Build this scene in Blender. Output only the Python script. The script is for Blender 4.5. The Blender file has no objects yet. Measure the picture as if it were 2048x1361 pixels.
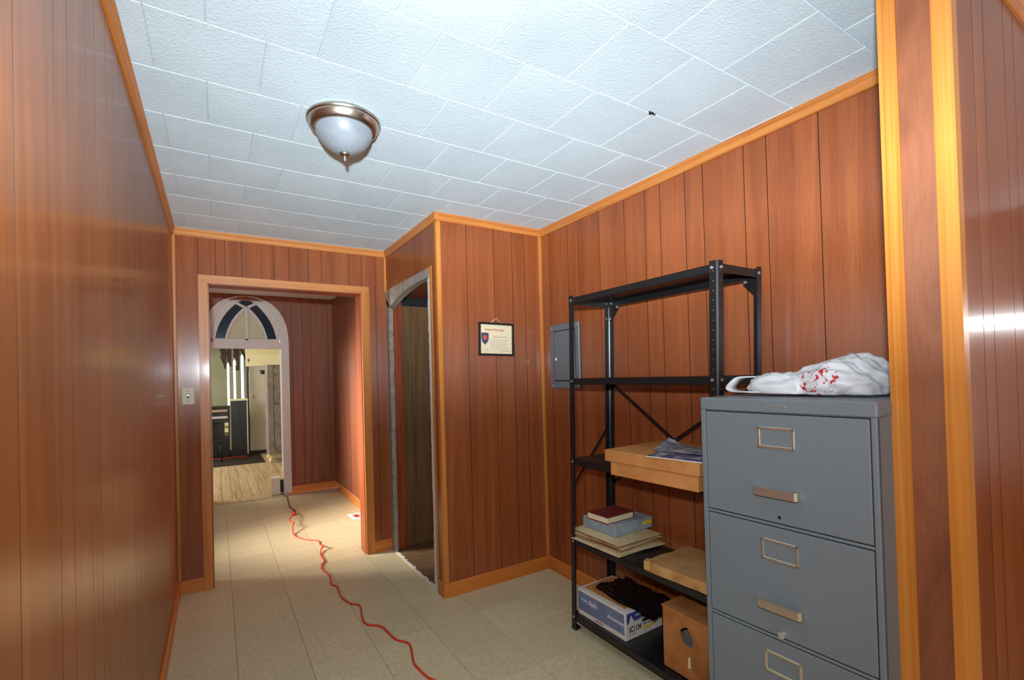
import bpy, bmesh, math, random
from mathutils import Vector, Matrix, noise

random.seed(7)
SC = bpy.context.scene
COL = SC.collection

# ------------------------------------------------------------------ camera
HC = 1.3905                      # lens height above the floor
YAW, PITCH, ROLL = 0.56002, 0.01192, -0.02752
FPX, CYPX = 944.5, 740.57        # focal length and principal row for a 2048 x 1361 frame
fwd = Vector((math.sin(YAW)*math.cos(PITCH), math.cos(YAW)*math.cos(PITCH), math.sin(PITCH)))
rgt = Vector((math.cos(YAW), -math.sin(YAW), 0)); upv = rgt.cross(fwd)
r2 = math.cos(ROLL)*rgt + math.sin(ROLL)*upv
u2 = -math.sin(ROLL)*rgt + math.cos(ROLL)*upv
cam_d = bpy.data.cameras.new('camera'); cam = bpy.data.objects.new('camera', cam_d); COL.objects.link(cam)
cam_d.sensor_fit = 'HORIZONTAL'; cam_d.sensor_width = 36.0
cam_d.lens = FPX/2048*36.0; cam_d.shift_y = (CYPX-680.5)/2048; cam_d.clip_start = 0.02
cam.matrix_world = Matrix(((r2.x, u2.x, -fwd.x, 0), (r2.y, u2.y, -fwd.y, 0), (r2.z, u2.z, -fwd.z, HC), (0, 0, 0, 1)))
SC.camera = cam

# ------------------------------------------------------------------ world, flash, daylight, exposure
SC.view_settings.view_transform = 'Standard'; SC.view_settings.look = 'None'
SC.view_settings.gamma = 1.0; SC.view_settings.use_curve_mapping = False
SC.view_settings.exposure = 0.36
world = bpy.data.worlds.new('overcast_sky'); SC.world = world; world.use_nodes = True
bg = world.node_tree.nodes['Background']; bg.inputs[0].default_value = (0.86, 0.93, 1.0, 1); bg.inputs[1].default_value = 2.2

def aim(o, d): o.rotation_euler = Vector(d).to_track_quat('-Z', 'Y').to_euler()
def area(name, loc, direction, sx, sy, watts, color):
    l = bpy.data.lights.new(name, 'AREA'); l.shape = 'RECTANGLE'; l.size = sx; l.size_y = sy; l.energy = watts; l.color = color
    o = bpy.data.objects.new(name, l); COL.objects.link(o); o.location = loc; aim(o, direction); return o
# the flash gun on top of the photographer's camera
fl = bpy.data.lights.new('camera_flash', 'POINT'); fl.energy = 690; fl.color = (0.80, 0.92, 1.0); fl.shadow_soft_size = 0.03
flash = bpy.data.objects.new('camera_flash', fl); COL.objects.link(flash); flash.location = (-0.057, -0.04, 1.58)
# beam of the flash reflector: flat and wide, tilted slightly up
fl.use_nodes = True; fnt = fl.node_tree; fem = fnt.nodes['Emission']
fge = fnt.nodes.new('ShaderNodeNewGeometry'); fsx = fnt.nodes.new('ShaderNodeSeparateXYZ'); fmr = fnt.nodes.new('ShaderNodeMapRange'); fra = fnt.nodes.new('ShaderNodeValToRGB')
fnt.links.new(fge.outputs['Incoming'], fsx.inputs[0]); fnt.links.new(fsx.outputs['Z'], fmr.inputs['Value']); fnt.links.new(fmr.outputs[0], fra.inputs[0]); 
fdp = fnt.nodes.new('ShaderNodeVectorMath'); fdp.operation = 'DOT_PRODUCT'; fdp.inputs[1].default_value = (math.sin(YAW), math.cos(YAW), 0.15)
fnt.links.new(fge.outputs['Incoming'], fdp.inputs[0]); frb = fnt.nodes.new('ShaderNodeValToRGB'); fnt.links.new(fdp.outputs['Value'], frb.inputs[0])
for e_, (p_, v_) in zip((frb.color_ramp.elements[0], frb.color_ramp.elements[1], frb.color_ramp.elements.new(0.62), frb.color_ramp.elements.new(0.76)), ((0.35, 0.12), (0.90, 1.0), (0.62, 0.24), (0.76, 0.48))): e_.position = p_; e_.color = (v_, v_, v_, 1)
fmu = fnt.nodes.new('ShaderNodeMath'); fmu.operation = 'MULTIPLY'; fnt.links.new(fra.outputs[0], fmu.inputs[0]); fnt.links.new(frb.outputs[0], fmu.inputs[1])
fnt.links.new(fmu.outputs[0], fem.inputs['Strength'])
fmr.inputs['From Min'].default_value = -1.0; fmr.inputs['From Max'].default_value = 1.0
BEAM = [(-1.0, 0.30), (-0.60, 0.30), (-0.40, 0.20), (-0.15, 0.16), (0.0, 0.46), (0.10, 0.68), (0.20, 0.95), (0.29, 0.80), (0.49, 0.36), (0.70, 0.24), (1.0, 0.2)]
el = fra.color_ramp.elements
for i_, (z_, v_) in enumerate(BEAM):
    p_ = (z_+1)/2
    e_ = el[0] if i_ == 0 else el[1] if i_ == 1 else el.new(p_)
    e_.position = p_; e_.color = (v_, v_, v_, 1)
# two added fill lamps behind the photographer, then daylight from hall and church windows
area('added_entry_fill', (0.55, -1.75, 1.45), (0.15, 1, -0.02), 1.3, 1.3, 5, (1.0, 0.97, 0.93))  # added soft fill from behind, its window is made up
area('added_entry_side_fill', (2.9, -1.55, 1.45), (-1, 0.55, -0.05), 1.2, 1.3, 20, (1.0, 0.96, 0.90))  # added fill to brighten the left wall, no window stands here
hl_ = area('daylight_hall_window', (-1.24, 4.85, 1.35), (1, -0.14, -0.20), 0.55, 0.9, 46, (1.0, 0.95, 0.86)); hl_.data.spread = math.radians(62)
area('daylight_church_window', (-2.35, 8.6, 1.9), (1, 0.1, -0.35), 2.6, 1.6, 75, (1.0, 0.95, 0.86))
area('daylight_church_window_far', (-2.35, 10.6, 1.9), (1, 0.0, -0.2), 1.0, 1.6, 22, (1.0, 0.95, 0.86))

# ------------------------------------------------------------------ mesh helpers
class MB:
    def __init__(s): s.v = []; s.f = []; s.sm = []
    def add(s, vs, fs, smooth=False):
        o = len(s.v); s.v += [tuple(p) for p in vs]; s.f += [tuple(i+o for i in q) for q in fs]; s.sm += [smooth]*len(fs); return s
    def box(s, x0, x1, y0, y1, z0, z1):
        x0, x1 = min(x0, x1), max(x0, x1); y0, y1 = min(y0, y1), max(y0, y1); z0, z1 = min(z0, z1), max(z0, z1)
        return s.add([(x0,y0,z0),(x1,y0,z0),(x1,y1,z0),(x0,y1,z0),(x0,y0,z1),(x1,y0,z1),(x1,y1,z1),(x0,y1,z1)],
              [(0,3,2,1),(4,5,6,7),(0,1,5,4),(1,2,6,5),(2,3,7,6),(3,0,4,7)])
    def cbox(s, x0, x1, y0, y1, z0, z1, c):
        """box with all edges chamfered by c"""
        bm = bmesh.new(); bmesh.ops.create_cube(bm, size=1)
        for v in bm.verts: v.co = Vector(((x0+x1)/2+v.co.x*(x1-x0), (y0+y1)/2+v.co.y*(y1-y0), (z0+z1)/2+v.co.z*(z1-z0)))
        bmesh.ops.bevel(bm, geom=bm.edges[:], offset=c, segments=1, affect='EDGES')
        bm.verts.index_update(); s.add([v.co for v in bm.verts], [[v.index for v in f.verts] for f in bm.faces]); bm.free(); return s
    def prism(s, poly, axis, a0, a1, smooth=False):
        """poly: 2D points in the two remaining axes (x,y / x,z / y,z order), extruded along axis"""
        def P(p, a): return {'x': (a, p[0], p[1]), 'y': (p[0], a, p[1]), 'z': (p[0], p[1], a)}[axis]
        n = len(poly); vs = [P(p, a0) for p in poly] + [P(p, a1) for p in poly]
        s.add(vs, [tuple(range(n))[::-1], tuple(range(n, 2*n))]); s.add(vs, [(i, (i+1) % n, n+(i+1) % n, n+i) for i in range(n)], smooth); return s
    def lathe(s, prof, n=40, c=(0, 0), cap=True):
        vs = []; fs = []
        for r, z in prof:
            for k in range(n): a = 2*math.pi*k/n; vs.append((c[0]+r*math.cos(a), c[1]+r*math.sin(a), z))
        for i in range(len(prof)-1):
            for k in range(n): fs.append((i*n+k, i*n+(k+1) % n, (i+1)*n+(k+1) % n, (i+1)*n+k))
        s.add(vs, fs, True); return s
    def tube(s, pts, r, n=8, closed=False):
        pts = [Vector(p) for p in pts]; m = len(pts); vs = []; fs = []; prev = None
        for i, p in enumerate(pts):
            a = pts[(i-1) % m] if (closed or i > 0) else p; b = pts[(i+1) % m] if (closed or i < m-1) else p
            t = (b-a).normalized()
            if prev is None: q = t.orthogonal().normalized()
            else: q = (prev - t*prev.dot(t)); q = q.normalized() if q.length > 1e-6 else t.orthogonal().normalized()
            prev = q; w = t.cross(q); rr = r[i] if isinstance(r, (list, tuple)) else r
            for k in range(n): an = 2*math.pi*k/n; vs.append(p+rr*(math.cos(an)*q+math.sin(an)*w))
        for i in range(m if closed else m-1):
            j = (i+1) % m
            for k in range(n): fs.append((i*n+k, i*n+(k+1) % n, j*n+(k+1) % n, j*n+k))
        if not closed: fs += [tuple(range(n))[::-1], tuple(range((m-1)*n, m*n))]
        s.add(vs, fs, True); return s
    def disc_x(s, x, y, z, r, t=0.002, n=12):
        """little round head on a face that looks towards -x"""
        return s.prism([(y+r*math.cos(2*math.pi*k/n), z+r*math.sin(2*math.pi*k/n)) for k in range(n)], 'x', x-t, x)
    def disc_y(s, x, y, z, r, t=0.002, n=12):
        return s.prism([(x+r*math.cos(2*math.pi*k/n), z+r*math.sin(2*math.pi*k/n)) for k in range(n)], 'y', y-t, y)
    def xf(s, fn): s.v = [tuple(fn(Vector(p))) for p in s.v]; return s
    def mesh(s, name, m):
        me = bpy.data.meshes.new(name); me.from_pydata(s.v, [], s.f)
        bm = bmesh.new(); bm.from_mesh(me); bmesh.ops.recalc_face_normals(bm, faces=bm.faces[:]); bm.to_mesh(me); bm.free()
        me.polygons.foreach_set('use_smooth', s.sm if len(s.sm) == len(me.polygons) else [False]*len(me.polygons))
        me.materials.append(m); me.update(); return me
    def build(s, name, m, parent=None, loc=None, smooth_angle=None):
        me = s.mesh(name, m)
        if smooth_angle:
            me.polygons.foreach_set('use_smooth', [True]*len(me.polygons)); me.set_sharp_from_angle(angle=math.radians(smooth_angle))
        o = bpy.data.objects.new(name, me); COL.objects.link(o)
        if parent: o.parent = parent
        if loc: o.location = loc
        return o

def tag(o, label, cat, group=None):
    o['label'] = label; o['category'] = cat
    if group: o['group'] = group
    return o
def thing(name, label, cat, loc=(0, 0, 0), rot=(0, 0, 0), group=None):
    o = bpy.data.objects.new(name, None); COL.objects.link(o); o.location = loc; o.rotation_euler = rot; o.empty_display_size = 0.1
    return tag(o, label, cat, group)
def struct(o, label=None):
    o['kind'] = 'structure'
    if label: o['label'] = label
    return o
def copy_child(src, parent, loc, name=None, scale=None):
    c = src.copy(); COL.objects.link(c); c.parent = parent; c.location = loc
    if scale: c.scale = scale
    return c
def text(body, size, loc, facing, m, parent, shear=0.0, bold=0.0, name='lettering', wide=1.0, rot=0.0):
    cu = bpy.data.curves.new(name, 'FONT'); cu.body = body; cu.size = size; cu.extrude = 0.0003; cu.shear = shear; cu.offset = bold; cu.align_x = 'LEFT'
    t = bpy.data.objects.new(name, cu); COL.objects.link(t)
    me = bpy.data.meshes.new_from_object(t); bpy.data.objects.remove(t); me.materials.clear(); me.materials.append(m)
    o = bpy.data.objects.new(name, me); COL.objects.link(o); o.parent = parent
    o.location = loc; o.scale = (wide, 1, 1)
    o.rotation_euler = {'-y': (math.pi/2, rot, 0), '-x': (math.pi/2, 0, -math.pi/2), '+z': (0, 0, rot)}[facing]
    return o

# ------------------------------------------------------------------ materials
def s2l(c): return tuple(((x/255)/12.92 if x/255 <= 0.04045 else ((x/255+0.055)/1.055)**2.4) for x in c) + (1.0,)
def newmat(name):
    m = bpy.data.materials.new(name); m.use_nodes = True; return m, m.node_tree, m.node_tree.nodes, m.node_tree.links, m.node_tree.nodes['Principled BSDF']
def setp(b, **k):
    for n, v in k.items(): b.inputs[n.replace('_', ' ')].default_value = v
def coords(nt, scale, obj_random=8.0, source='Position'):
    N, L = nt.nodes, nt.links
    if source == 'Position': g = N.new('ShaderNodeNewGeometry').outputs['Position']
    else: g = N.new('ShaderNodeTexCoord').outputs['Object']
    oi = N.new('ShaderNodeObjectInfo'); mu = N.new('ShaderNodeMath'); mu.operation = 'MULTIPLY'; mu.inputs[1].default_value = obj_random
    L.new(oi.outputs['Random'], mu.inputs[0]); ad = N.new('ShaderNodeVectorMath'); ad.operation = 'ADD'
    L.new(g, ad.inputs[0]); L.new(mu.outputs[0], ad.inputs[1])
    mp = N.new('ShaderNodeMapping'); mp.inputs['Scale'].default_value = scale; L.new(ad.outputs[0], mp.inputs['Vector'])
    return mp.outputs['Vector'], oi
def ramp(nt, fac, stops):
    r = nt.nodes.new('ShaderNodeValToRGB'); nt.links.new(fac, r.inputs[0]); e = r.color_ramp.elements
    e[0].position, e[0].color = stops[0]; e[1].position, e[1].color = stops[-1]
    for p, c in stops[1:-1]: q = e.new(p); q.color = c
    return r.outputs[0]
def tex(nt, vec, scale, detail=4, dist=0.0, rough=0.55):
    t = nt.nodes.new('ShaderNodeTexNoise'); t.inputs['Scale'].default_value = scale; t.inputs['Detail'].default_value = detail
    t.inputs['Distortion'].default_value = dist; t.inputs['Roughness'].default_value = rough
    nt.links.new(vec, t.inputs['Vector']); return t.outputs['Fac']
def mix(nt, a, b, fac, mode='MIX'):
    m = nt.nodes.new('ShaderNodeMix'); m.data_type = 'RGBA'; m.blend_type = mode
    for sock, v in ((m.inputs[6], a), (m.inputs[7], b)):
        if isinstance(v, tuple): sock.default_value = v
        else: nt.links.new(v, sock)
    if isinstance(fac, float): m.inputs[0].default_value = fac
    else: nt.links.new(fac, m.inputs[0])
    return m.outputs[2]
def bump(nt, b, h, strength, dist):
    n = nt.nodes.new('ShaderNodeBump'); n.inputs['Strength'].default_value = strength; n.inputs['Distance'].default_value = dist
    nt.links.new(h, n.inputs['Height']); nt.links.new(n.outputs[0], b.inputs['Normal'])

def wood(name, dark, mid, light, axis='z', rough=0.35, coat=0.0, aniso=0.0, vary=0.10, freq=26.0, along=1.1, pores=0.35, spec=0.5):
    m, nt, N, L, b = newmat(name)
    sc = {'z': (freq, freq, along), 'x': (along, freq, freq), 'y': (freq, along, freq)}[axis]
    v, oi = coords(nt, sc)
    f = tex(nt, v, 1.0, 6, 0.9, 0.6)
    c = ramp(nt, f, [(0.28, s2l(dark)), (0.5, s2l(mid)), (0.74, s2l(light))])
    sc2 = {'z': (420, 420, 9), 'x': (9, 420, 420), 'y': (420, 9, 420)}[axis]
    v2, _ = coords(nt, sc2); f2 = tex(nt, v2, 1.0, 2)
    p = ramp(nt, f2, [(0.36, (0.55, 0.5, 0.45, 1)), (0.56, (1, 1, 1, 1))])
    c = mix(nt, c, p, pores, 'MULTIPLY')
    hs = N.new('ShaderNodeHueSaturation'); mr = N.new('ShaderNodeMapRange'); mr.inputs['To Min'].default_value = 1-vary; mr.inputs['To Max'].default_value = 1+vary
    L.new(oi.outputs['Random'], mr.inputs['Value']); L.new(mr.outputs[0], hs.inputs['Value']); L.new(c, hs.inputs['Color'])
    L.new(hs.outputs[0], b.inputs['Base Color']); setp(b, Roughness=rough, Coat_Weight=coat, Coat_Roughness=0.12)
    b.inputs['Specular IOR Level'].default_value = spec
    if aniso:
        b.inputs['Anisotropic'].default_value = aniso; b.inputs['Anisotropic Rotation'].default_value = 0.25
        cx = N.new('ShaderNodeCombineXYZ'); cx.inputs[2].default_value = 1.0; L.new(cx.outputs[0], b.inputs['Tangent'])
    bump(nt, b, f2, 0.12, 0.0006)
    return m
def plain(name, col, rough=0.5, metal=0.0, var=0.12, scale=60.0, bumpy=0.0, spec=0.5, coat=0.0):
    m, nt, N, L, b = newmat(name); v, oi = coords(nt, (1, 1, 1))
    f = tex(nt, v, scale, 5)
    c0 = s2l(col); lo = tuple(x*(1-var) for x in c0[:3])+(1,); hi = tuple(min(1, x*(1+var)) for x in c0[:3])+(1,)
    L.new(ramp(nt, f, [(0.3, lo), (0.7, hi)]), b.inputs['Base Color']); setp(b, Roughness=rough, Metallic=metal, Coat_Weight=coat)
    b.inputs['Specular IOR Level'].default_value = spec
    if bumpy: bump(nt, b, f, bumpy, 0.002)
    return m
def blotchy(name, stops, scale, rough=0.7, detail=6, spec=0.3, bumpy=0.0, dist=0.4):
    m, nt, N, L, b = newmat(name); v, oi = coords(nt, (1, 1, 1)); f = tex(nt, v, scale, detail, dist)
    L.new(ramp(nt, f, [(p, s2l(c)) for p, c in stops]), b.inputs['Base Color']); setp(b, Roughness=rough); b.inputs['Specular IOR Level'].default_value = spec
    if bumpy: bump(nt, b, f, bumpy, 0.003)
    return m

M = {}
M['panel'] = wood('mahogany_panelling', (122, 60, 26), (142, 73, 34), (158, 88, 44), rough=0.34, aniso=0.8, vary=0.06, pores=0.35, coat=0.22, freq=11, along=0.45)
M['panel_left_lit'] = wood('lit_mahogany_panelling', (136, 74, 34), (158, 90, 44), (174, 106, 56), rough=0.34, aniso=0.8, vary=0.05, pores=0.3, freq=11, along=0.4, coat=0.3)  # lighter copy of the panelling, extra light on the left wall put into its colour
M['panel_jamb'] = wood('figured_jamb_panel', (108, 58, 32), (128, 73, 42), (146, 88, 55), rough=0.5, vary=0.0, pores=0.3, freq=9, along=2.4)
M['panel_hall'] = wood('hall_panelling', (112, 58, 32), (134, 72, 42), (150, 86, 52), rough=0.5, vary=0.05, freq=11, along=0.5)
M['groove'] = plain('dark_groove_stain', (40, 20, 10), 0.7)
M['trim_v'] = wood('honey_pine_upright', (170, 96, 34), (192, 116, 46), (208, 136, 62), 'z', rough=0.42, vary=0.05, freq=40, pores=0.15, coat=0.08)
M['trim_x'] = wood('honey_pine_across', (168, 98, 40), (192, 118, 54), (208, 140, 72), 'x', rough=0.42, vary=0.05, freq=40, pores=0.2, coat=0.08)
M['trim_y'] = wood('honey_pine_along', (168, 98, 40), (192, 118, 54), (208, 140, 72), 'y', rough=0.42, vary=0.05, freq=40, pores=0.2, coat=0.08)
M['base_x'] = wood('orange_skirting_across', (170, 92, 30), (196, 112, 40), (214, 136, 60), 'x', rough=0.42, vary=0.04, freq=30, pores=0.2, coat=0.08)
M['base_y'] = wood('orange_skirting_along', (170, 92, 30), (196, 112, 40), (214, 136, 60), 'y', rough=0.42, vary=0.04, freq=30, pores=0.2, coat=0.08)
M['pine'] = wood('yellow_pine_casing', (168, 98, 30), (184, 114, 40), (198, 132, 58), 'z', rough=0.35, vary=0.03, freq=60, along=0.6, pores=0.1, coat=0.08)
M['jamb'] = wood('red_brown_jamb', (110, 46, 18), (138, 62, 26), (160, 80, 38), 'z', rough=0.4, vary=0.04)
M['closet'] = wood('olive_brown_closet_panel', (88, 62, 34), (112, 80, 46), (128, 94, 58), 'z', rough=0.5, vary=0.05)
M['white'] = plain('white_paint', (226, 222, 216), 0.5, var=0.05)
M['arch_white'] = plain('off_white_arch_paint', (206, 196, 188), 0.45, var=0.06, scale=20)
M['black_metal'] = plain('black_enamelled_steel', (22, 22, 24), 0.35, var=0.2, scale=200)
M['bolt'] = plain('zinc_bolt', (205, 205, 205), 0.3, 0.8, 0.05)
M['hole'] = plain('punched_hole_brown', (96, 58, 30), 0.8)
M['steel_gray'] = plain('grey_cabinet_enamel', (100, 108, 112), 0.45, var=0.10, scale=350, bumpy=0.04)
M['gap'] = plain('shadow_gap', (14, 15, 16), 0.8)
M['nickel'] = plain('brushed_nickel', (190, 182, 170), 0.28, 1.0, 0.06)
M['alu'] = plain('brushed_aluminium', (205, 198, 182), 0.35, 0.9, 0.05)
M['panel_gray'] = plain('grey_breaker_enamel', (96, 102, 108), 0.4, var=0.08, scale=300)
M['ivory'] = plain('ivory_plastic', (196, 184, 146), 0.4, var=0.03)
M['dark'] = plain('black_plastic', (18, 16, 15), 0.45)
M['kraft'] = blotchy('kraft_cardboard', [(0.3, (176, 116, 62)), (0.7, (196, 136, 78))], 14)
M['kraft_old'] = blotchy('stained_cardboard', [(0.25, (150, 100, 52)), (0.45, (186, 140, 84)), (0.62, (196, 152, 100)), (0.8, (128, 104, 82))], 9, bumpy=0.4)
M['kraft_dark'] = blotchy('worn_brown_cardboard', [(0.25, (128, 78, 38)), (0.5, (164, 104, 54)), (0.75, (184, 124, 72))], 8, bumpy=0.3)
M['carton_white'] = plain('white_carton', (214, 206, 196), 0.6, var=0.05)
M['carton_blue'] = blotchy('slate_blue_print', [(0.3, (96, 106, 136)), (0.7, (116, 126, 154))], 10)
M['carton_violet'] = plain('violet_blue_print', (58, 56, 140), 0.6, var=0.1)
M['ink'] = plain('black_ink', (20, 18, 20), 0.7)
M['ink_gray'] = plain('grey_ink', (120, 118, 122), 0.7)
M['ink_pale'] = plain('pale_ink', (206, 208, 216), 0.7)
M['ink_yellow'] = plain('yellow_label', (222, 190, 30), 0.6, var=0.1)
M['ink_red'] = plain('red_ink', (178, 50, 40), 0.6)
M['manila'] = blotchy('aged_manila', [(0.3, (200, 178, 130)), (0.6, (222, 202, 158)), (0.8, (184, 150, 98))], 8)
M['manila_brown'] = blotchy('browned_paper', [(0.3, (140, 100, 66)), (0.6, (176, 140, 98)), (0.8, (120, 78, 52))], 9)
M['blue_box'] = blotchy('worn_pale_blue_cloth', [(0.3, (120, 132, 136)), (0.55, (148, 162, 170)), (0.72, (162, 174, 178)), (0.84, (140, 122, 60))], 7, dist=0.8)
M['book_red'] = plain('dark_red_cloth', (120, 34, 34), 0.7, var=0.2, scale=300)
M['pages'] = plain('cream_pages', (222, 206, 170), 0.8, var=0.06)
M['magazine'] = blotchy('magazine_cover_print', [(0.3, (36, 44, 76)), (0.48, (84, 94, 128)), (0.6, (176, 178, 186)), (0.7, (150, 70, 56))], 16, rough=0.25, spec=0.5)
M['magazine_gray'] = blotchy('grey_brochure_print', [(0.3, (60, 70, 84)), (0.5, (126, 134, 144)), (0.7, (190, 192, 190))], 22, rough=0.25, spec=0.5)
M['black_bag'] = plain('black_polythene', (24, 18, 18), 0.25, var=0.3, scale=40, bumpy=0.5)
M['cord'] = plain('orange_cord_rubber', (206, 56, 24), 0.45, var=0.08)
M['cord_black'] = plain('black_cord_rubber', (24, 20, 18), 0.5)
M['plaster'] = blotchy('bare_grey_plaster', [(0.3, (128, 116, 106)), (0.55, (150, 138, 128)), (0.8, (170, 160, 152))], 18, rough=0.9, bumpy=0.5)
M['plaster_chip'] = plain('white_plaster_chips', (206, 204, 198), 0.9, bumpy=0.4)
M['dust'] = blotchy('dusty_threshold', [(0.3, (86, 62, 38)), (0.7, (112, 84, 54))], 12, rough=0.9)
M['church_wall'] = blotchy('sage_plaster', [(0.3, (150, 150, 122)), (0.7, (166, 164, 136))], 3, rough=0.9)
M['church_cream'] = blotchy('cream_plaster', [(0.3, (222, 210, 168)), (0.7, (230, 220, 182))], 3, rough=0.9)
M['church_white'] = blotchy('chalk_white_plaster', [(0.3, (196, 186, 172)), (0.7, (210, 202, 190))], 3, rough=0.9)
M['church_dark'] = wood('dark_oak', (30, 16, 10), (46, 26, 16), (62, 36, 22), 'z', rough=0.5)
M['organ_black'] = plain('ebonised_case', (24, 22, 24), 0.35, var=0.3, scale=12)
M['organ_key'] = plain('ivory_keys', (196, 188, 196), 0.4, var=0.05)
M['organ_pink'] = plain('faded_pink_felt', (178, 144, 124), 0.8)
M['basket'] = wood('golden_wicker', (150, 104, 40), (186, 136, 60), (210, 166, 92), 'x', rough=0.6, freq=80)
M['rug'] = blotchy('dark_rug', [(0.3, (34, 26, 24)), (0.7, (54, 40, 34))], 30, rough=1.0)
M['rug_red'] = plain('red_carpet_edge', (150, 46, 34), 0.95)
M['wardrobe'] = blotchy('weathered_grey_paint', [(0.3, (112, 106, 102)), (0.6, (140, 132, 126)), (0.82, (168, 160, 152))], 6, rough=0.7)
M['oak_floor'] = wood('bleached_floorboard', (150, 122, 92), (184, 158, 124), (206, 182, 148), 'y', rough=0.55, vary=0.08, freq=18)
M['blue_glass'] = plain('deep_blue_pane', (24, 40, 58), 0.15, var=0.25, scale=8, spec=0.6)
M['cream_glass'] = plain('frosted_cream_pane', (190, 186, 150), 0.5, var=0.06)
M['paper'] = plain('white_paper', (232, 228, 222), 0.7, var=0.02)

def ceiling_mat():
    m, nt, N, L, b = newmat('stippled_ceiling_tile'); v, oi = coords(nt, (1, 1, 1))
    f = tex(nt, v, 120, 4, 0.3); f2 = tex(nt, v, 3.0, 3)
    c = ramp(nt, f2, [(0.3, s2l((206, 222, 231))), (0.7, s2l((216, 232, 240)))])
    L.new(c, b.inputs['Base Color']); setp(b, Roughness=0.75); b.inputs['Specular IOR Level'].default_value = 0.3
    bump(nt, b, f, 0.55, 0.004); return m
M['ceiling'] = ceiling_mat()
M['ceiling_bevel'] = plain('bright_tile_edge', (236, 238, 240), 0.7, var=0.02)
def vinyl_mat():
    m, nt, N, L, b = newmat('speckled_vinyl_tile'); v, oi = coords(nt, (1, 1, 1))
    f = tex(nt, v, 70, 5, 0.3); c = ramp(nt, f, [(0.28, s2l((184, 169, 133))), (0.5, s2l((199, 186, 150))), (0.74, s2l((212, 201, 168)))])
    vo = N.new('ShaderNodeTexVoronoi'); vo.inputs['Scale'].default_value = 95; L.new(v, vo.inputs['Vector'])
    sp = ramp(nt, vo.outputs['Distance'], [(0.10, (0.45, 0.36, 0.28, 1)), (0.17, (1, 1, 1, 1))])
    f3 = tex(nt, v, 40, 2); ms = ramp(nt, f3, [(0.52, (0, 0, 0, 1)), (0.60, (0.8, 0.8, 0.8, 1))])
    c = mix(nt, c, mix(nt, c, sp, 1.0, 'MULTIPLY'), ms)
    hs = N.new('ShaderNodeHueSaturation'); mr = N.new('ShaderNodeMapRange'); mr.inputs['To Min'].default_value = 0.95; mr.inputs['To Max'].default_value = 1.05
    L.new(oi.outputs['Random'], mr.inputs['Value']); L.new(mr.outputs[0], hs.inputs['Value']); L.new(c, hs.inputs['Color'])
    L.new(hs.outputs[0], b.inputs['Base Color']); setp(b, Roughness=0.42); b.inputs['Specular IOR Level'].default_value = 0.35
    bump(nt, b, f, 0.06, 0.001); return m
M['vinyl'] = vinyl_mat()
M['joint'] = plain('dark_tile_joint', (96, 80, 58), 0.9)
def glass_bowl():
    m, nt, N, L, b = newmat('frosted_white_bowl'); v, oi = coords(nt, (1, 1, 1)); f = tex(nt, v, 9, 4, 1.2)
    L.new(ramp(nt, f, [(0.3, s2l((126, 132, 138))), (0.7, s2l((144, 150, 156)))]), b.inputs['Base Color'])
    setp(b, Roughness=0.3, Subsurface_Weight=0.3); b.inputs['Subsurface Radius'].default_value = (0.02, 0.02, 0.02); return m
M['bowl'] = glass_bowl()
def bag_mat():
    m, nt, N, L, b = newmat('thin_white_carrier_plastic')
    tc = N.new('ShaderNodeTexCoord'); mp = N.new('ShaderNodeMapping'); L.new(tc.outputs['Object'], mp.inputs['Vector'])
    f = tex(nt, mp.outputs[0], 34, 3, 1.5)
    # red lettering, crumpled beyond reading, on the side that faces the room
    d = N.new('ShaderNodeVectorMath'); d.operation = 'DISTANCE'; L.new(tc.outputs['Object'], d.inputs[0]); d.inputs[1].default_value = (-0.15, 0.0, 0.004)
    near = N.new('ShaderNodeMath'); near.operation = 'LESS_THAN'; near.inputs[1].default_value = 0.050; L.new(d.outputs['Value'], near.inputs[0])
    th = N.new('ShaderNodeMath'); th.operation = 'GREATER_THAN'; th.inputs[1].default_value = 0.555; L.new(f, th.inputs[0])
    an = N.new('ShaderNodeMath'); an.operation = 'MULTIPLY'; L.new(near.outputs[0], an.inputs[0]); L.new(th.outputs[0], an.inputs[1])
    c = mix(nt, s2l((232, 234, 236)), s2l((206, 44, 54)), an.outputs[0])
    L.new(c, b.inputs['Base Color']); setp(b, Roughness=0.32)
    tr = N.new('ShaderNodeBsdfTranslucent'); L.new(c, tr.inputs[0]); mx = N.new('ShaderNodeMixShader'); mx.inputs[0].default_value = 0.35
    L.new(b.outputs[0], mx.inputs[1]); L.new(tr.outputs[0], mx.inputs[2]); L.new(mx.outputs[0], N['Material Output'].inputs['Surface']); return m
M['bag'] = bag_mat()
def clear_glass():
    m, nt, N, L, b = newmat('clear_pane'); setp(b, Roughness=0.02, Transmission_Weight=1.0); b.inputs['IOR'].default_value = 1.05; return m
M['glass'] = clear_glass()
def lamp_tube():
    m, nt, N, L, b = newmat('lit_fluorescent_tube'); setp(b, Emission_Strength=30.0); b.inputs['Emission Color'].default_value = (0.9, 0.97, 1.0, 1); return m
M['tube'] = lamp_tube()

# ------------------------------------------------------------------ the room
XL, YB, XN, YN, XR, H = -0.235, 3.835, 1.202, 2.776, 2.014, 2.44
YW, XJ, XE = 0.36, 1.412, 4.60       # wall of the entry room: its face, its free end (jamb), the far side of that room
YR = -1.85                          # wall behind the photographer
HX0, HX1, HY0, HY1 = -1.30, 1.295, 3.975, 6.43   # the hall beyond the doorway

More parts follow.
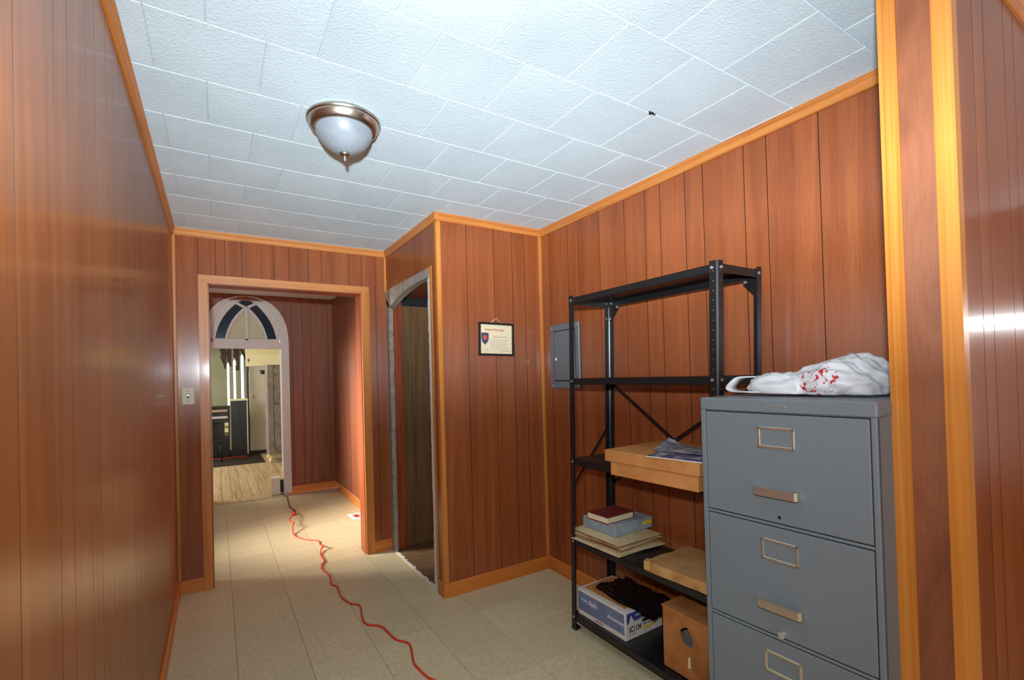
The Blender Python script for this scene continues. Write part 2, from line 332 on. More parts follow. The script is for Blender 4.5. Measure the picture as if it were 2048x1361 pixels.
def minus(a0, a1, z0, z1, holes):
    """rectangle a0..a1 x z0..z1 less the holes (a0,a1,z0,z1)"""
    cuts = sorted({a0, a1} | {min(max(h[i], a0), a1) for h in holes for i in (0, 1)}); out = []
    for p, q in zip(cuts, cuts[1:]):
        if q-p < 1e-5: continue
        segs = [(z0, z1)]
        for h in holes:
            if h[0] < q-1e-6 and h[1] > p+1e-6:
                n = []
                for s, e in segs:
                    if h[2] > s: n.append((s, min(e, h[2])))
                    if h[3] < e: n.append((max(s, h[3]), e))
                segs = [x for x in n if x[1]-x[0] > 1e-5]
        out += [(p, q, s, e) for s, e in segs]
    return out
def panel_wall(name, axis, plane, face, a0, a1, grooves, holes=(), z0=0.0, z1=H, thick=0.10, m='panel', gap=0.0035, d=0.005, back=None):
    def put(mb, a, b, z, e, n0, n1):
        if axis == 'x': mb.box(min(n0, n1), max(n0, n1), a, b, z, e)
        else: mb.box(a, b, min(n0, n1), max(n0, n1), z, e)
    mb = MB()
    for r in minus(a0+0.006, a1-0.006, z0, z1, holes): put(mb, *r, plane-face*d, plane-face*thick)
    w = struct(mb.build(name, back or M['groove']))
    ed = [a0]+sorted(g for g in grooves if a0 < g < a1)+[a1]
    for i, (p, q) in enumerate(zip(ed, ed[1:])):
        lo = p+(gap/2 if i else 0); hi = q-(gap/2 if i < len(ed)-2 else 0); mb = MB()
        for r in minus(lo, hi, z0, z1, holes): put(mb, *r, plane, plane-face*(d+0.0005))
        if mb.v:
            me = mb.build('plank', M[m], w).data; me.materials.append(M['groove'])
            for pg in me.polygons:                      # the sides of a board are stained dark like the groove
                if abs(pg.normal['xy'.index(axis)]) < 0.5: pg.material_index = 1
    return w

gl = [-1.6, -1.45, -1.24, -1.04, -0.83, -0.73, -0.57, -0.47, -0.26, -0.16, 0.05, 0.20, 0.31, 0.47, 0.57, 0.72, 0.927, 1.129, 1.222, 1.377, 1.476, 1.619, 1.805, 2.01, 2.11, 2.32, 2.42, 2.575, 2.68, 2.83, 3.04, 3.24, 3.35, 3.55, 3.65]
panel_wall('wall_left', 'x', XL, 1, YR, YB, gl, gap=0.0025, d=0.0015, m='panel_left_lit')
DO = (-0.038, 0.992, 0.0, 2.080)     # doorway to the hall
panel_wall('wall_back', 'y', YB, -1, XL, XN, [-0.092, 0.01, 0.066, 0.167, 0.371, 0.475, 0.602, 0.702, 0.905, 1.005, 1.111], [DO], thick=0.14)
CO = (2.945, 3.775, 0.0, 2.06)       # rough opening to the closet
panel_wall('wall_closet_side', 'x', XN, -1, YN, YB, [2.86, 3.01, 3.21, 3.32, 3.52, 3.62], [(2.925, 3.80, 0.0, 2.115)], thick=0.10, gap=0.002)
panel_wall('wall_closet_front', 'y', YN, -1, XN, XR, [1.409, 1.616, 1.763, 1.866], thick=0.09)
panel_wall('wall_right', 'x', XR, -1, YW+0.125, YN, [0.692, 0.907, 1.114, 1.217, 1.427, 1.531, 1.688, 1.794, 1.949, 2.159, 2.363, 2.471, 2.677])
ge = [1.577, 1.661, 1.847, 1.944]
for wdt in [0.206, 0.103, 0.155, 0.103, 0.206, 0.206]*4: ge.append(ge[-1]+wdt)
we = panel_wall('wall_entry', 'y', YW, -1, XJ, XE, ge, thick=0.125, m='panel')
MB().box(XJ-0.001, XJ+0.006, YW+0.001, YW+0.124, 0, H).build('jamb_lining', M['panel_jamb'], we)
panel_wall('wall_entry_far', 'x', XE, -1, YR, YW, [-1.6, -1.4, -1.2, -1.0, -0.8, -0.6, -0.4, -0.2, 0.0, 0.2])
RW = (0.0, 1.1, 0.85, 2.05)          # unseen opening added behind the photographer to go with the rear fill
panel_wall('wall_behind', 'y', YR, 1, XL, XE, [2.0, 2.2, 2.4, 2.6, 2.9, 3.2, 0.0, 0.2, 0.41, 0.62, 0.83, 1.03, 1.24], [RW])

# ceiling: staggered foot-square tiles, each its own piece
cb = struct(MB().box(XL-0.1, XR+0.1, YR-0.1, YB+0.1, H+0.004, H+0.12).box(XR, XE+0.1, YR-0.1, YW+0.1, H+0.001, H+0.12).build('ceiling', M['ceiling_bevel']))
TX, TY = 0.306, 0.3128
def ceil_tile(x0, x1, y0, y1):
    c = 0.0022; g = 0.0003; x0 += g; x1 -= g; y0 += g; y1 -= g
    v = [(x0,y0,H+0.0035),(x1,y0,H+0.0035),(x1,y1,H+0.0035),(x0,y1,H+0.0035),(x0+c,y0+c,H),(x1-c,y0+c,H),(x1-c,y1-c,H),(x0+c,y1-c,H)]
    return MB().add(v, [(4,5,6,7),(0,1,5,4),(1,2,6,5),(2,3,7,6),(3,0,4,7)])
rows = [1.611+TY*k for k in range(-11, 8)]
tile_src = None
for i, y0 in enumerate(rows):
    y1 = min(y0+TY, YB)
    if y0 >= YB-0.01: continue
    off = -0.156 if (i-11) % 2 == 0 else -0.009
    x = off-TX
    while x < XR:
        a, b = max(x, XL), min(x+TX, XR)
        if b-a > 0.01:
            full = abs((b-a)-TX) < 1e-6 and abs((y1-y0)-TY) < 1e-6
            if full and tile_src is not None:
                copy_child(tile_src[0], cb, (a-tile_src[1], y0-tile_src[2], 0))
            else:
                o = ceil_tile(a, b, y0, y1).build('tile', M['ceiling'], cb)
                if full: tile_src = (o, a, y0)
        x += TX
struct(MB().box(HX0-0.1, HX1+0.1, YB+0.14, HY1+0.3, H, H+0.1).build('ceiling_hall', M['white']))

# floor: foot-square vinyl tiles
fb = struct(MB().box(HX0-0.1, XR+0.1, YR-0.1, 6.37, -0.06, -0.0025).box(XR, XE+0.1, YR-0.1, YW+0.1, -0.06, -0.0005).build('floor', M['joint']))
FT = 0.306; ft_src = None
def floor_tiles(xa, xb, ya, yb):
    global ft_src
    i0 = math.floor((xa-0.066)/FT); j0 = math.floor((ya-1.895)/FT)
    for i in range(i0, i0+20):
        for j in range(j0, j0+40):
            x0, x1 = max(0.066+i*FT, xa), min(0.066+(i+1)*FT, xb); y0, y1 = max(1.895+j*FT, ya), min(1.895+(j+1)*FT, yb)
            if x1-x0 < 0.004 or y1-y0 < 0.004: continue
            g = 0.0010; full = abs(x1-x0-FT) < 1e-6 and abs(y1-y0-FT) < 1e-6
            if full and ft_src: copy_child(ft_src[0], fb, (x0-ft_src[1], y0-ft_src[2], 0)); continue
            o = MB().box(x0+g, x1-g, y0+g, y1-g, -0.0035, 0.0).build('tile', M['vinyl'], fb)
            if full: ft_src = (o, x0, y0)
floor_tiles(XL, XR, YR, YB+0.0)
floor_tiles(DO[0]-0.02, DO[1]+0.02, YB, YB+0.14)
floor_tiles(HX0, HX1, YB+0.14, 6.37)

# ------------------------------------------------------------------ trims
tn = [0]
def trim(mb, m, label):
    tn[0] += 1; o = mb.build('trim_%d' % tn[0], M[m]); struct(o, label); return o
def crown_x(x0, x1, y, face, label):        # along x on a wall y = const looking towards face (-1 = towards the camera)
    f = face; prof = [(y, H-0.0), (y+f*0.020, H), (y+f*0.020, H-0.014), (y+f*0.013, H-0.020), (y+f*0.013, H-0.044), (y+f*0.007, H-0.050), (y, H-0.050)]
    trim(MB().prism(prof, 'x', x0, x1), 'trim_x', label)
def crown_y(y0, y1, x, face, label):
    f = face; prof = [(x, H-0.0), (x+f*0.020, H), (x+f*0.020, H-0.014), (x+f*0.013, H-0.020), (x+f*0.013, H-0.044), (x+f*0.007, H-0.050), (x, H-0.050)]
    trim(MB().prism(prof, 'y', y0, y1), 'trim_y', label)
crown_y(YR, YB, XL, 1, 'cornice strip along the left panelled wall')
crown_x(XL, XN, YB, -1, 'cornice strip above the hall doorway')
crown_y(YN-0.0190, YB, XN, -1, 'cornice strip above the closet opening')
crown_x(XN-0.0195, XR, YN, -1, 'cornice strip above the framed certificate')
crown_y(YW+0.125, YN, XR, -1, 'cornice strip along the wall behind the shelves')
def post(x0, x1, y0, y1, label, z0=0.0, z1=H-0.05, m='trim_v', c=0.003): trim(MB().cbox(x0, x1, y0, y1, z0, z1, c), m, label)
post(XL, XL+0.02, YB-0.02, YB, 'quarter strip in the corner left of the doorway', 0.09)
post(XN-0.02, XN, YB-0.014, YB, 'thin corner strip right of the hall doorway', 2.10)
post(XN-0.006, XN+0.026, YN-0.006, YN+0.03, 'corner strip on the outer corner of the closet')
post(XR-0.026, XR, YN-0.014, YN, 'corner strip between certificate wall and shelf wall', 0.09)
post(XN-0.004, XN, 2.868, 2.902, 'reddish upright strip beside the closet opening', 0.10, 2.125)
def corner_guard(y, sy, label):       # L-shaped pine strip over a corner of the jamb
    trim(MB().prism([(XJ-0.007, y-sy*0.007), (XJ+0.028, y-sy*0.007), (XJ+0.028, y), (XJ, y), (XJ, y+sy*0.030), (XJ-0.007, y+sy*0.030)], 'z', 0, H), 'pine', label)
corner_guard(YW+0.125, -1, 'yellow pine corner strip beside the filing cabinet')
corner_guard(YW, 1, 'yellow pine corner strip at the near edge of the jamb')
crown_x(XJ, XE, YW, -1, 'cornice strip on the near wall at the upper right')
# doorway to the hall: casing and jamb lining
def casing(pts, y0, y1, label, m): trim(MB().prism(pts, 'y', y0, y1), m, label)
a, b, t = DO[0], DO[1], DO[3]; cw = 0.055
casing([(a-cw, 0), (a, 0), (a, t), (a-cw, t+cw)], YB-0.018, YB, 'left upright of the doorway casing', 'trim_v')
casing([(b, 0), (b+cw+0.01, 0), (b+cw+0.01, t+cw), (b, t)], YB-0.018, YB, 'right upright of the doorway casing', 'trim_v')
casing([(a-cw, t+cw), (a, t), (b, t), (b+cw+0.01, t+cw)], YB-0.018, YB, 'head of the doorway casing', 'trim_x')
trim(MB().box(a-0.004, a+0.006, YB, YB+0.14, 0, t), 'jamb', 'left jamb lining of the hall doorway')
trim(MB().box(b-0.006, b+0.004, YB, YB+0.14, 0, t), 'jamb', 'right jamb lining of the hall doorway')
trim(MB().box(a, b, YB, YB+0.14, t-0.006, t+0.004), 'jamb', 'head lining of the hall doorway')
# bare plaster round the closet opening, with a shallow arch at its head
def ragged(n, amp, seed):
    rr = random.Random(seed); return [rr.uniform(-amp, amp) for _ in range(n)]
n = 26; rl = ragged(n, 0.006, 1); zz = [2.0*i/(n-1) for i in range(n)]
trim(MB().prism([(3.832, 0), (3.832, 2.05)]+[(3.772+rl[i], zz[i]) for i in range(n-1, -1, -1)], 'x', XN-0.004, XN+0.03), 'plaster', 'bare plaster down the far side of the closet opening')
arch = [(2.945+(3.772-2.945)*i/14, 1.965+0.095*(1-((i-3)/11.0)**2 if i > 3 else 1.0)) for i in range(15)]
trim(MB().prism([(3.832, 2.02), (3.832, 2.118), (2.915, 2.118), (2.915, 2.03)]+arch, 'x', XN-0.004, XN+0.05), 'plaster', 'bare plaster arch over the closet opening')
rr_ = ragged(60, 0.009, 3)
trim(MB().prism([(2.903, 0), (2.903, 2.06)]+[(2.938+abs(rr_[i]), 2.06*(59-i)/59) for i in range(60)], 'x', XN-0.002, XN+0.012), 'plaster_chip', 'ragged white plaster edge on the near side of the closet opening')
rr_ = ragged(40, 0.010, 5)
trim(MB().prism([(XN-0.006+rr_[i]*0.4, 2.93+0.86*i/39) for i in range(40)]+[(XN+0.012+rr_[i], 2.93+0.86*i/39) for i in range(39, -1, -1)], 'z', 0.0, 0.004), 'plaster_chip', 'crumbled plaster along the closet sill')

# skirtings
def base_x(name, x0, x1, y, f, h=0.09, m='base_x'): struct(MB().prism([(y, 0), (y+f*0.013, 0), (y+f*0.013, h-0.008), (y+f*0.007, h), (y, h)], 'x', x0, x1).build(name, M[m]))
def base_y(name, y0, y1, x, f, h=0.09, m='base_y'): struct(MB().prism([(x, 0), (x+f*0.013, 0), (x+f*0.013, h-0.008), (x+f*0.007, h), (x, h)], 'y', y0, y1).build(name, M[m]))
base_y('baseboard_left', YR, YB, XL, 1)
base_x('baseboard_back_left', XL, DO[0]-cw, YB, -1)
base_x('baseboard_back_right', DO[1]+cw+0.01, XN, YB, -1)
base_y('baseboard_closet_side', YN-0.0122, 2.866, XN, -1)
base_x('baseboard_closet_front', XN-0.0126, XR, YN, -1)
base_y('baseboard_right', YW+0.125, YN, XR, -1)
base_x('baseboard_entry', XJ+0.03, XE, YW, -1)

# closet behind the rough opening
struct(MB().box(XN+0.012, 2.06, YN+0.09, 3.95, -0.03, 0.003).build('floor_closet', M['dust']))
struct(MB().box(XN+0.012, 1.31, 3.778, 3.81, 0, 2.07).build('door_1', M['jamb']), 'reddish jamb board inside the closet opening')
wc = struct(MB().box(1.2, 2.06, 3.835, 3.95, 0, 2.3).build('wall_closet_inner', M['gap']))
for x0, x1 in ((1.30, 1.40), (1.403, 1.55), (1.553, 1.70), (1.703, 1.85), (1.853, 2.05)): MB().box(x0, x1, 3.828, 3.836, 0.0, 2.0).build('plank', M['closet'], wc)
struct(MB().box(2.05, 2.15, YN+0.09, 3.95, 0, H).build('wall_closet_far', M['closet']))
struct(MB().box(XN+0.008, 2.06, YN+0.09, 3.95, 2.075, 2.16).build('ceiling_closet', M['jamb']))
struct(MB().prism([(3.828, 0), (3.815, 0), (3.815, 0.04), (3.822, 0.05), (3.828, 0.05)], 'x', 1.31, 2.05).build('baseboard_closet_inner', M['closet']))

# ------------------------------------------------------------------ hall
AX, AZ = 0.318, 1.85                 # arch centre line and springing height
out_pts = [(0.0, 2.424), (0.10, 2.416), (0.20, 2.383), (0.275, 2.335), (0.34, 2.268), (0.39, 2.184), (0.425, 2.09), (0.444, 1.98), (0.451, AZ)]
def arch_poly(k, dz, zb):            # offset arch outline: k shrinks the half width, dz lowers the crown
    hw = 0.451-k
    R = [(AX+x*hw/0.451, AZ+(z-AZ)*(2.424-dz-AZ)/(2.424-AZ)) for x, z in out_pts]
    Lh = [(2*AX-x, z) for x, z in R[::-1]][:-1]
    return [(2*AX-AX-hw, zb)]+Lh+R+[(AX+hw, zb)]
def arch_band(mb, k0, d0, k1, d1, zb, y0, y1):
    A, B = arch_poly(k0, d0, zb), arch_poly(k1, d1, zb); n = len(A)
    for i in range(n-1):
        q = [A[i], A[i+1], B[i+1], B[i]]; mb.prism(q, 'y', y0, y1)
# wall with the pointed opening: planks cut to the arch outline
def arch_z(x, k=0.055, dz=0.008):
    P = arch_poly(k, dz, 0)
    for p, q in zip(P, P[1:]):
        if p[0] <= x <= q[0] and q[0] > p[0]: return p[1]+(q[1]-p[1])*(x-p[0])/(q[0]-p[0])
    return 0.0
wh = struct(MB().box(AX+0.40, HX1+0.1, HY1+0.006, HY1+0.16, 0, H).box(HX0-0.1, AX-0.40, HY1+0.006, HY1+0.16, 0, H).box(AX-0.4, AX+0.4, HY1+0.006, HY1+0.16, 2.40, H).build('wall_hall_end', M['groove']))
ghall = [-1.0, -0.8, -0.69, -0.48, -0.38, -0.22, -0.12, 0.03, 0.24, 0.345, 0.5, 0.70, 0.808, 0.925, 1.028, 1.236]
ed = [HX0]+ghall+[HX1]
for p, q in zip(ed, ed[1:]):
    p += 0.002; q -= 0.002; xs = [p+(q-p)*i/6 for i in range(7)]
    hw = 0.451-0.055
    if q < AX-hw or p > AX+hw: MB().box(p, q, HY1, HY1+0.007, 0, H).build('plank', M['panel_hall'], wh); continue
    mb = MB()
    for u, v in zip(xs, xs[1:]):
        zu = arch_z(u) if abs(u-AX) < hw else 0.0; zv = arch_z(v) if abs(v-AX) < hw else 0.0
        if zu == 0 and zv == 0: mb.box(u, v, HY1, HY1+0.007, 0, H)
        else:
            zu = zu or AZ; zv = zv or AZ
            mb.prism([(u, min(zu, 2.43)), (v, min(zv, 2.43)), (v, H), (u, H)], 'y', HY1, HY1+0.007)
    mb.build('plank', M['panel_hall'], wh)
wr = panel_wall('wall_hall_right', 'x', HX1, -1, HY0, HY1, [4.1, 4.3, 4.4, 4.6, 4.75, 4.96, 5.06, 5.27, 5.37, 5.58, 5.73, 5.84, 6.04, 6.25], m='panel_hall')
HW = (4.5, 5.4, 0.55, 2.0)
panel_wall('wall_hall_left', 'x', HX0, 1, HY0, HY1, [4.1, 4.3, 4.5, 4.7, 4.9, 5.1, 5.3, 5.5, 5.7, 5.9, 6.1], [HW], m='panel_hall')
panel_wall('wall_hall_front', 'y', YB+0.14, 1, HX0, HX1, [], [(DO[0], DO[1], 0, DO[3])], thick=0.01, d=0.002, m='panel_hall')
base_x('baseboard_hall_end', AX+0.40, HX1, HY1, -1, 0.10)
base_y('baseboard_hall_right', HY0, HY1, HX1, -1, 0.10)
trim(MB().prism([(HY1, H), (HY1-0.022, H), (HY1-0.022, H-0.02), (HY1-0.012, H-0.035), (HY1-0.008, H-0.07), (HY1, H-0.07)], 'x', HX0, HX1), 'jamb', 'dark cornice at the end of the hall')
post(HX1-0.02, HX1, HY1-0.02, HY1, 'corner strip at the end of the hall', 0.1, H-0.07, 'jamb')

# pointed arch: moulded frame, transom bar, tracery and panes
fr = thing('door_2', 'off-white pointed arch frame with blue glass fanlight at the hall end', 'arch', (0, 0, 0)); fr['kind'] = 'structure'
mb = MB(); arch_band(mb, 0.0, 0.0, 0.030, 0.006, 0.03, HY1-0.030, HY1+0.02); mb.build('arch_moulding', M['arch_white'], fr)
mb = MB(); arch_band(mb, 0.030, 0.006, 0.052, 0.010, 0.03, HY1-0.016, HY1+0.02); mb.build('arch_bead', M['arch_white'], fr)
mb = MB(); arch_band(mb, 0.052, 0.010, 0.085, 0.015, 0.0, HY1-0.004, HY1+0.16); mb.build('arch_lining', M['arch_white'], fr)
MB().box(AX-0.39, AX+0.39, HY1+0.004, HY1+0.07, 1.80, 1.876).build('transom_bar', M['arch_white'], fr)
# fanlight: a board of tracery with the panes set into it
def arc(cx, cz, r, a0, a1, n): return [(cx+r*math.cos(a0+(a1-a0)*i/n), cz+r*math.sin(a0+(a1-a0)*i/n)) for i in range(n+1)]
def curve(p0, p1, p2, n=10): return [((1-t)**2*p0[0]+2*t*(1-t)*p1[0]+t*t*p2[0], (1-t)**2*p0[1]+2*t*(1-t)*p1[1]+t*t*p2[1]) for t in [i/n for i in range(n+1)]]
yp = HY1+0.03
band_out = curve((0.637-AX, 1.915), (0.605-AX, 2.16), (0.425-AX, 2.330)); band_in = curve((0.540-AX, 1.915), (0.500-AX, 2.14), (0.350-AX, 2.283))
for s_ in (1, -1):
    q = [(AX+s_*x, z) for x, z in band_out]+[(AX+s_*x, z) for x, z in band_in[::-1]]
    o = MB()
    for i in range(len(band_out)-1):
        o.prism([(AX+s_*band_out[i][0], band_out[i][1]), (AX+s_*band_out[i+1][0], band_out[i+1][1]), (AX+s_*band_in[i+1][0], band_in[i+1][1]), (AX+s_*band_in[i][0], band_in[i][1])], 'y', yp, yp+0.006)
    o.build('pane', M['blue_glass'], fr)
MB().prism([(AX, 2.404), (AX+0.082, 2.348), (AX, 2.302), (AX-0.082, 2.346)], 'y', yp, yp+0.006).build('pane', M['blue_glass'], fr)
inner = curve((0.517-AX, 1.915), (0.480-AX, 2.12), (0.330-AX, 2.258))
for s_ in (1, -1):
    o = MB()
    for i in range(len(inner)-1):
        if inner[i+1][0] <= 0.014: break
        o.prism([(AX+s_*0.013, inner[i][1]), (AX+s_*inner[i][0], inner[i][1]), (AX+s_*inner[i+1][0], inner[i+1][1]), (AX+s_*0.013, inner[i+1][1])], 'y', yp, yp+0.006)
    o.build('pane', M['cream_glass'], fr)
# tracery bars (white) between the panes
mb = MB()
for s_ in (1, -1):
    for A, B in ((band_in, inner),):
        for i in range(len(A)-1): mb.prism([(AX+s_*A[i][0], A[i][1]), (AX+s_*A[i+1][0], A[i+1][1]), (AX+s_*B[i+1][0], B[i+1][1]), (AX+s_*B[i][0], B[i][1])], 'y', yp-0.018, yp+0.012)
    P = arch_poly(0.075, 0.013, 1.876); n = len(P)//2
    half = [p for p in P if (p[0]-AX)*s_ >= -1e-6 and p[1] > 1.87]; half.sort(key=lambda p: p[1])
    bo = [(AX+s_*x, z) for x, z in band_out]+[(AX+s_*0.095, 2.352), (AX, 2.412)]
    for i in range(len(bo)-1):
        def edge(z):
            for p, q in zip(half, half[1:]):
                if p[1] <= z <= q[1]: return p[0]+(q[0]-p[0])*(z-p[1])/max(1e-6, q[1]-p[1])
            return half[-1][0] if z > half[-1][1] else half[0][0]
        e0, e1 = edge(bo[i][1]), edge(bo[i+1][1])
        if abs(e0-AX) < abs(bo[i][0]-AX): e0 = bo[i][0]+s_*0.004
        if abs(e1-AX) < abs(bo[i+1][0]-AX): e1 = bo[i+1][0]+s_*0.004
        mb.prism([bo[i], bo[i+1], (e1, bo[i+1][1]), (e0, bo[i][1])], 'y', yp-0.014, yp+0.012)
    mb.prism([(AX+s_*0.107, 2.330), (AX+s_*0.092, 2.350), (AX-s_*0.004, 2.300), (AX+s_*0.03, 2.283)], 'y', yp-0.018, yp+0.012)
mb.box(AX-0.013, AX+0.013, yp-0.018, yp+0.012, 1.90, 2.30).box(AX-0.34, AX+0.34, yp-0.018, yp+0.012, 1.876, 1.916)
mb.build('tracery', M['arch_white'], fr)
struct(MB().box(-0.10, 0.72, 6.37, 6.60, -0.05, 0.006).build('trim_sill', M['oak_floor']), 'pale worn sill of the arched opening')

# ------------------------------------------------------------------ church room beyond the arch
CX0, CX1, CY1, CH = -2.5, 2.2, 12.0, 3.3
fc = struct(MB().box(CX0, CX1, 6.59, CY1, -0.06, -0.003).build('floor_church', M['groove']))
x = 0.039-0.1055*12
while x < CX1-0.1:
    MB().box(x+0.002, x+0.1035, 6.59, CY1, -0.006, 0.0).build('plank', M['oak_floor'], fc); x += 0.1055
struct(MB().box(CX0, CX1, 6.6, CY1+0.3, CH, CH+0.1).build('ceiling_church', M['church_cream']))
LW = [(7.4, 8.4, 1.0, 2.8), (8.8, 9.8, 1.0, 2.8), (10.2, 11.2, 1.0, 2.8)]
def plain_wall(name, axis, n0, n1, a0, a1, z0, z1, m, holes=()):
    mb = MB()
    for p, q, s, e in minus(a0, a1, z0, z1, holes):
        if axis == 'x': mb.box(n0, n1, p, q, s, e)
        else: mb.box(p, q, n0, n1, s, e)
    return struct(mb.build(name, M[m]))
plain_wall('wall_church_left', 'x', CX0-0.15, CX0, 6.59, CY1, 0, CH, 'church_wall', LW)
plain_wall('wall_church_right', 'x', CX1, CX1+0.15, 6.59, CY1, 0, CH, 'church_cream')
plain_wall('wall_church_near', 'y', HY1+0.16, HY1+0.18, CX0, CX1, 0, CH, 'church_cream', [(AX-0.385, AX+0.385, 0, 2.37)])
struct(MB().box(HX1+0.1, CX1, HY1, HY1+0.17, 0, CH).box(CX0, HX0-0.1, HY1, HY1+0.17, 0, CH).box(CX0, CX1, HY1+0.02, HY1+0.17, H+0.1, CH).build('wall_church_near_side', M['church_cream']))
slits = [(0.204, 0.249, 0.88, 1.86), (0.322, 0.371, 1.0, 1.93), (0.467, 0.523, 1.0, 2.04)]
plain_wall('wall_church_end', 'y', CY1, CY1+0.12, CX0, CX1, 0, CH, 'church_wall', [(a_, b_, c_, d_) for a_, b_, c_, d_ in slits])
for i, (a_, b_, c_, d_) in enumerate(slits):
    w_ = thing('window_%d' % (i+1), ['narrow lancet window at the left behind the organ', 'middle narrow lancet window in the church room', 'right tallest narrow lancet window in the church room'][i], 'window'); w_['kind'] = 'structure'
    MB().box(a_, b_, CY1+0.08, CY1+0.084, c_, d_).build('pane', M['glass'], w_)
    mx_ = (a_+b_)/2
    MB().prism([(a_-0.001, d_+0.002), (a_-0.001, d_-0.09), (a_+0.004, d_-0.05), (mx_, d_)], 'y', CY1+0.02, CY1+0.10).build('lancet_head', M['church_wall'], w_)
    MB().prism([(b_+0.001, d_+0.002), (b_+0.001, d_-0.09), (b_-0.004, d_-0.05), (mx_, d_)], 'y', CY1+0.02, CY1+0.10).build('lancet_head', M['church_wall'], w_)
# white slab wall, dark post and cream beam
struct(MB().box(0.545, 0.845, 10.5, 10.62, 0.07, 1.715).build('wall_church_slab', M['church_white']))
struct(MB().box(0.53, 0.86, 10.49, 10.63, 0, 0.07).build('baseboard_church', M['church_dark']))
struct(MB().box(0.50, 1.6, 10.46, 10.66, 1.715, 2.6).build('wall_church_beam', M['church_cream']))
struct(MB().box(0.845, 0.90, 10.52, 10.62, 0.0, 1.72).build('trim_church_edge', M['church_dark']), 'dark edge beside the white slab wall')
struct(MB().box(0.86, 2.2, 10.9, 11.0, 0.0, 1.72).build('wall_church_recess', M['church_dark']))
struct(MB().cbox(0.498, 0.536, 10.42, 10.46, 0.0, 1.59, 0.005).box(0.508, 0.540, 10.42, 10.46, 1.59, 1.70).build('trim_church_post', M['church_dark']), 'slim dark oak post beside the white slab wall')
o = tag(MB().box(-0.6, 0.70, 9.30, 11.4, 0.0, 0.008).build('dark_rug', M['rug']), 'dark worn rug on the floorboards under the organ', 'rug')
o = tag(MB().box(-0.6, 0.47, 10.16, 10.24, 0.008, 0.024).build('red_runner', M['rug_red']), 'narrow red carpet strip in front of the organ', 'carpet')
# reed organ
og = thing('reed_organ', 'black reed organ with pale keys seen through the arch', 'organ', (-0.18, 10.32, 0.008))
MB().cbox(-0.45, 0.38, 0.05, 0.45, 0, 0.70, 0.01).build('case', M['organ_black'], og)
MB().cbox(-0.45, 0.38, -0.10, 0.45, 0.66, 0.74, 0.008).build('key_bed', M['organ_black'], og)
MB().box(-0.42, 0.35, -0.10, 0.04, 0.74, 0.775).build('keyboard', M['organ_key'], og)
MB().box(-0.45, 0.38, 0.06, 0.45, 0.74, 0.93).build('back_case', M['organ_black'], og)
MB().box(-0.42, 0.36, 0.03, 0.06, 0.855, 0.895).build('felt_strip', M['organ_pink'], og)
MB().cbox(-0.47, 0.40, 0.02, 0.47, 0.93, 0.955, 0.006).build('lid', M['church_dark'], og)
for xx in (-0.44, 0.37): MB().prism([(-0.10, 0.74), (0.06, 0.74), (0.06, 0.90), (-0.02, 0.86), (-0.08, 0.80)], 'x', xx-0.015, xx+0.015).build('cheek', M['organ_black'], og)
sc_ = MB().prism([(-0.10, 0.66), (-0.10, 0.60), (-0.03, 0.55), (-0.06, 0.48), (0.05, 0.40), (0.05, 0.66)], 'x', 0.30, 0.36); sc_.build('bracket', M['pages'], og)
bk = thing('basket', 'small golden wicker basket with hoop handle on the organ', 'basket', (-0.145, 10.45, 0.963))
MB().lathe([(0.0, 0.0), (0.055, 0.0), (0.082, 0.05), (0.078, 0.05), (0.05, 0.006), (0, 0.006)], 20).build('bowl', M['basket'], bk)
MB().tube([(0.08*math.cos(t), 0, 0.04+0.12*math.sin(t)) for t in [math.pi*i/14 for i in range(15)]], 0.006, 6).build('handle', M['basket'], bk)
pt = thing('black_screen', 'black panelled screen with cream capping beside the organ', 'screen', (0.352, 10.245, 0.008))
MB().box(-0.125, 0.138, 0, 0.05, 0, 1.055).build('board', M['organ_black'], pt)
MB().box(-0.005, 0.005, -0.006, 0.0, 0.02, 1.05).build('batten', M['organ_black'], pt)
MB().box(0.130, 0.146, -0.01, 0.06, 0.05, 1.055).build('edge_strip', M['church_cream'], pt)
MB().prism([(-0.15, 1.09), (0.15, 1.09), (0.15, 1.055), (-0.125, 1.055)], 'y', -0.03, 0.07).build('capping', M['church_cream'], pt)
ch = thing('organ_stool', 'dark wooden stool in front of the organ, far room', 'stool', (-0.08, 9.98, 0.008))
MB().cbox(-0.15, 0.15, -0.14, 0.14, 0.34, 0.375, 0.006).build('seat', M['organ_black'], ch)
for sx in (-1, 1):
    for sy in (-1, 1): MB().tube([(sx*0.12, sy*0.11, 0.345), (sx*0.145, sy*0.135, 0.0)], [0.012, 0.010], 8).build('leg', M['organ_black'], ch)
for sx in (-1, 1): MB().tube([(sx*0.135, -0.122, 0.13), (sx*0.135, 0.122, 0.13)], 0.008, 6).build('stretcher', M['organ_black'], ch)
# carved screen with hanging tracery
ts = thing('carved_screen', 'dark carved tracery hanging in front of the lancet windows', 'carving')
def kx(zx, zy):                      # sketch units of the carving -> metres in its plane
    return (0.082+(zx-245)*0.001138, 2.117-(zy-65)*0.00132)
for poly in ([(235, 60), (330, 60), (345, 150), (335, 390), (310, 385), (285, 300), (262, 250), (240, 190), (258, 160)],
             [(340, 60), (418, 60), (422, 355), (392, 345), (372, 290), (352, 262)],
             [(450, 60), (548, 60), (542, 415), (480, 410), (480, 340), (505, 330), (500, 260), (475, 215), (440, 185), (455, 150)],
             [(548, 60), (592, 62), (625, 120), (650, 200), (656, 272), (640, 250), (618, 190), (580, 120)]):
    MB().prism([kx(*p) for p in poly], 'y', 11.46, 11.51).build('tracery', M['church_dark'], ts)
MB().box(-2.5, 0.62, 11.44, 11.53, 2.117, 2.35).build('head_beam', M['church_dark'], ts)
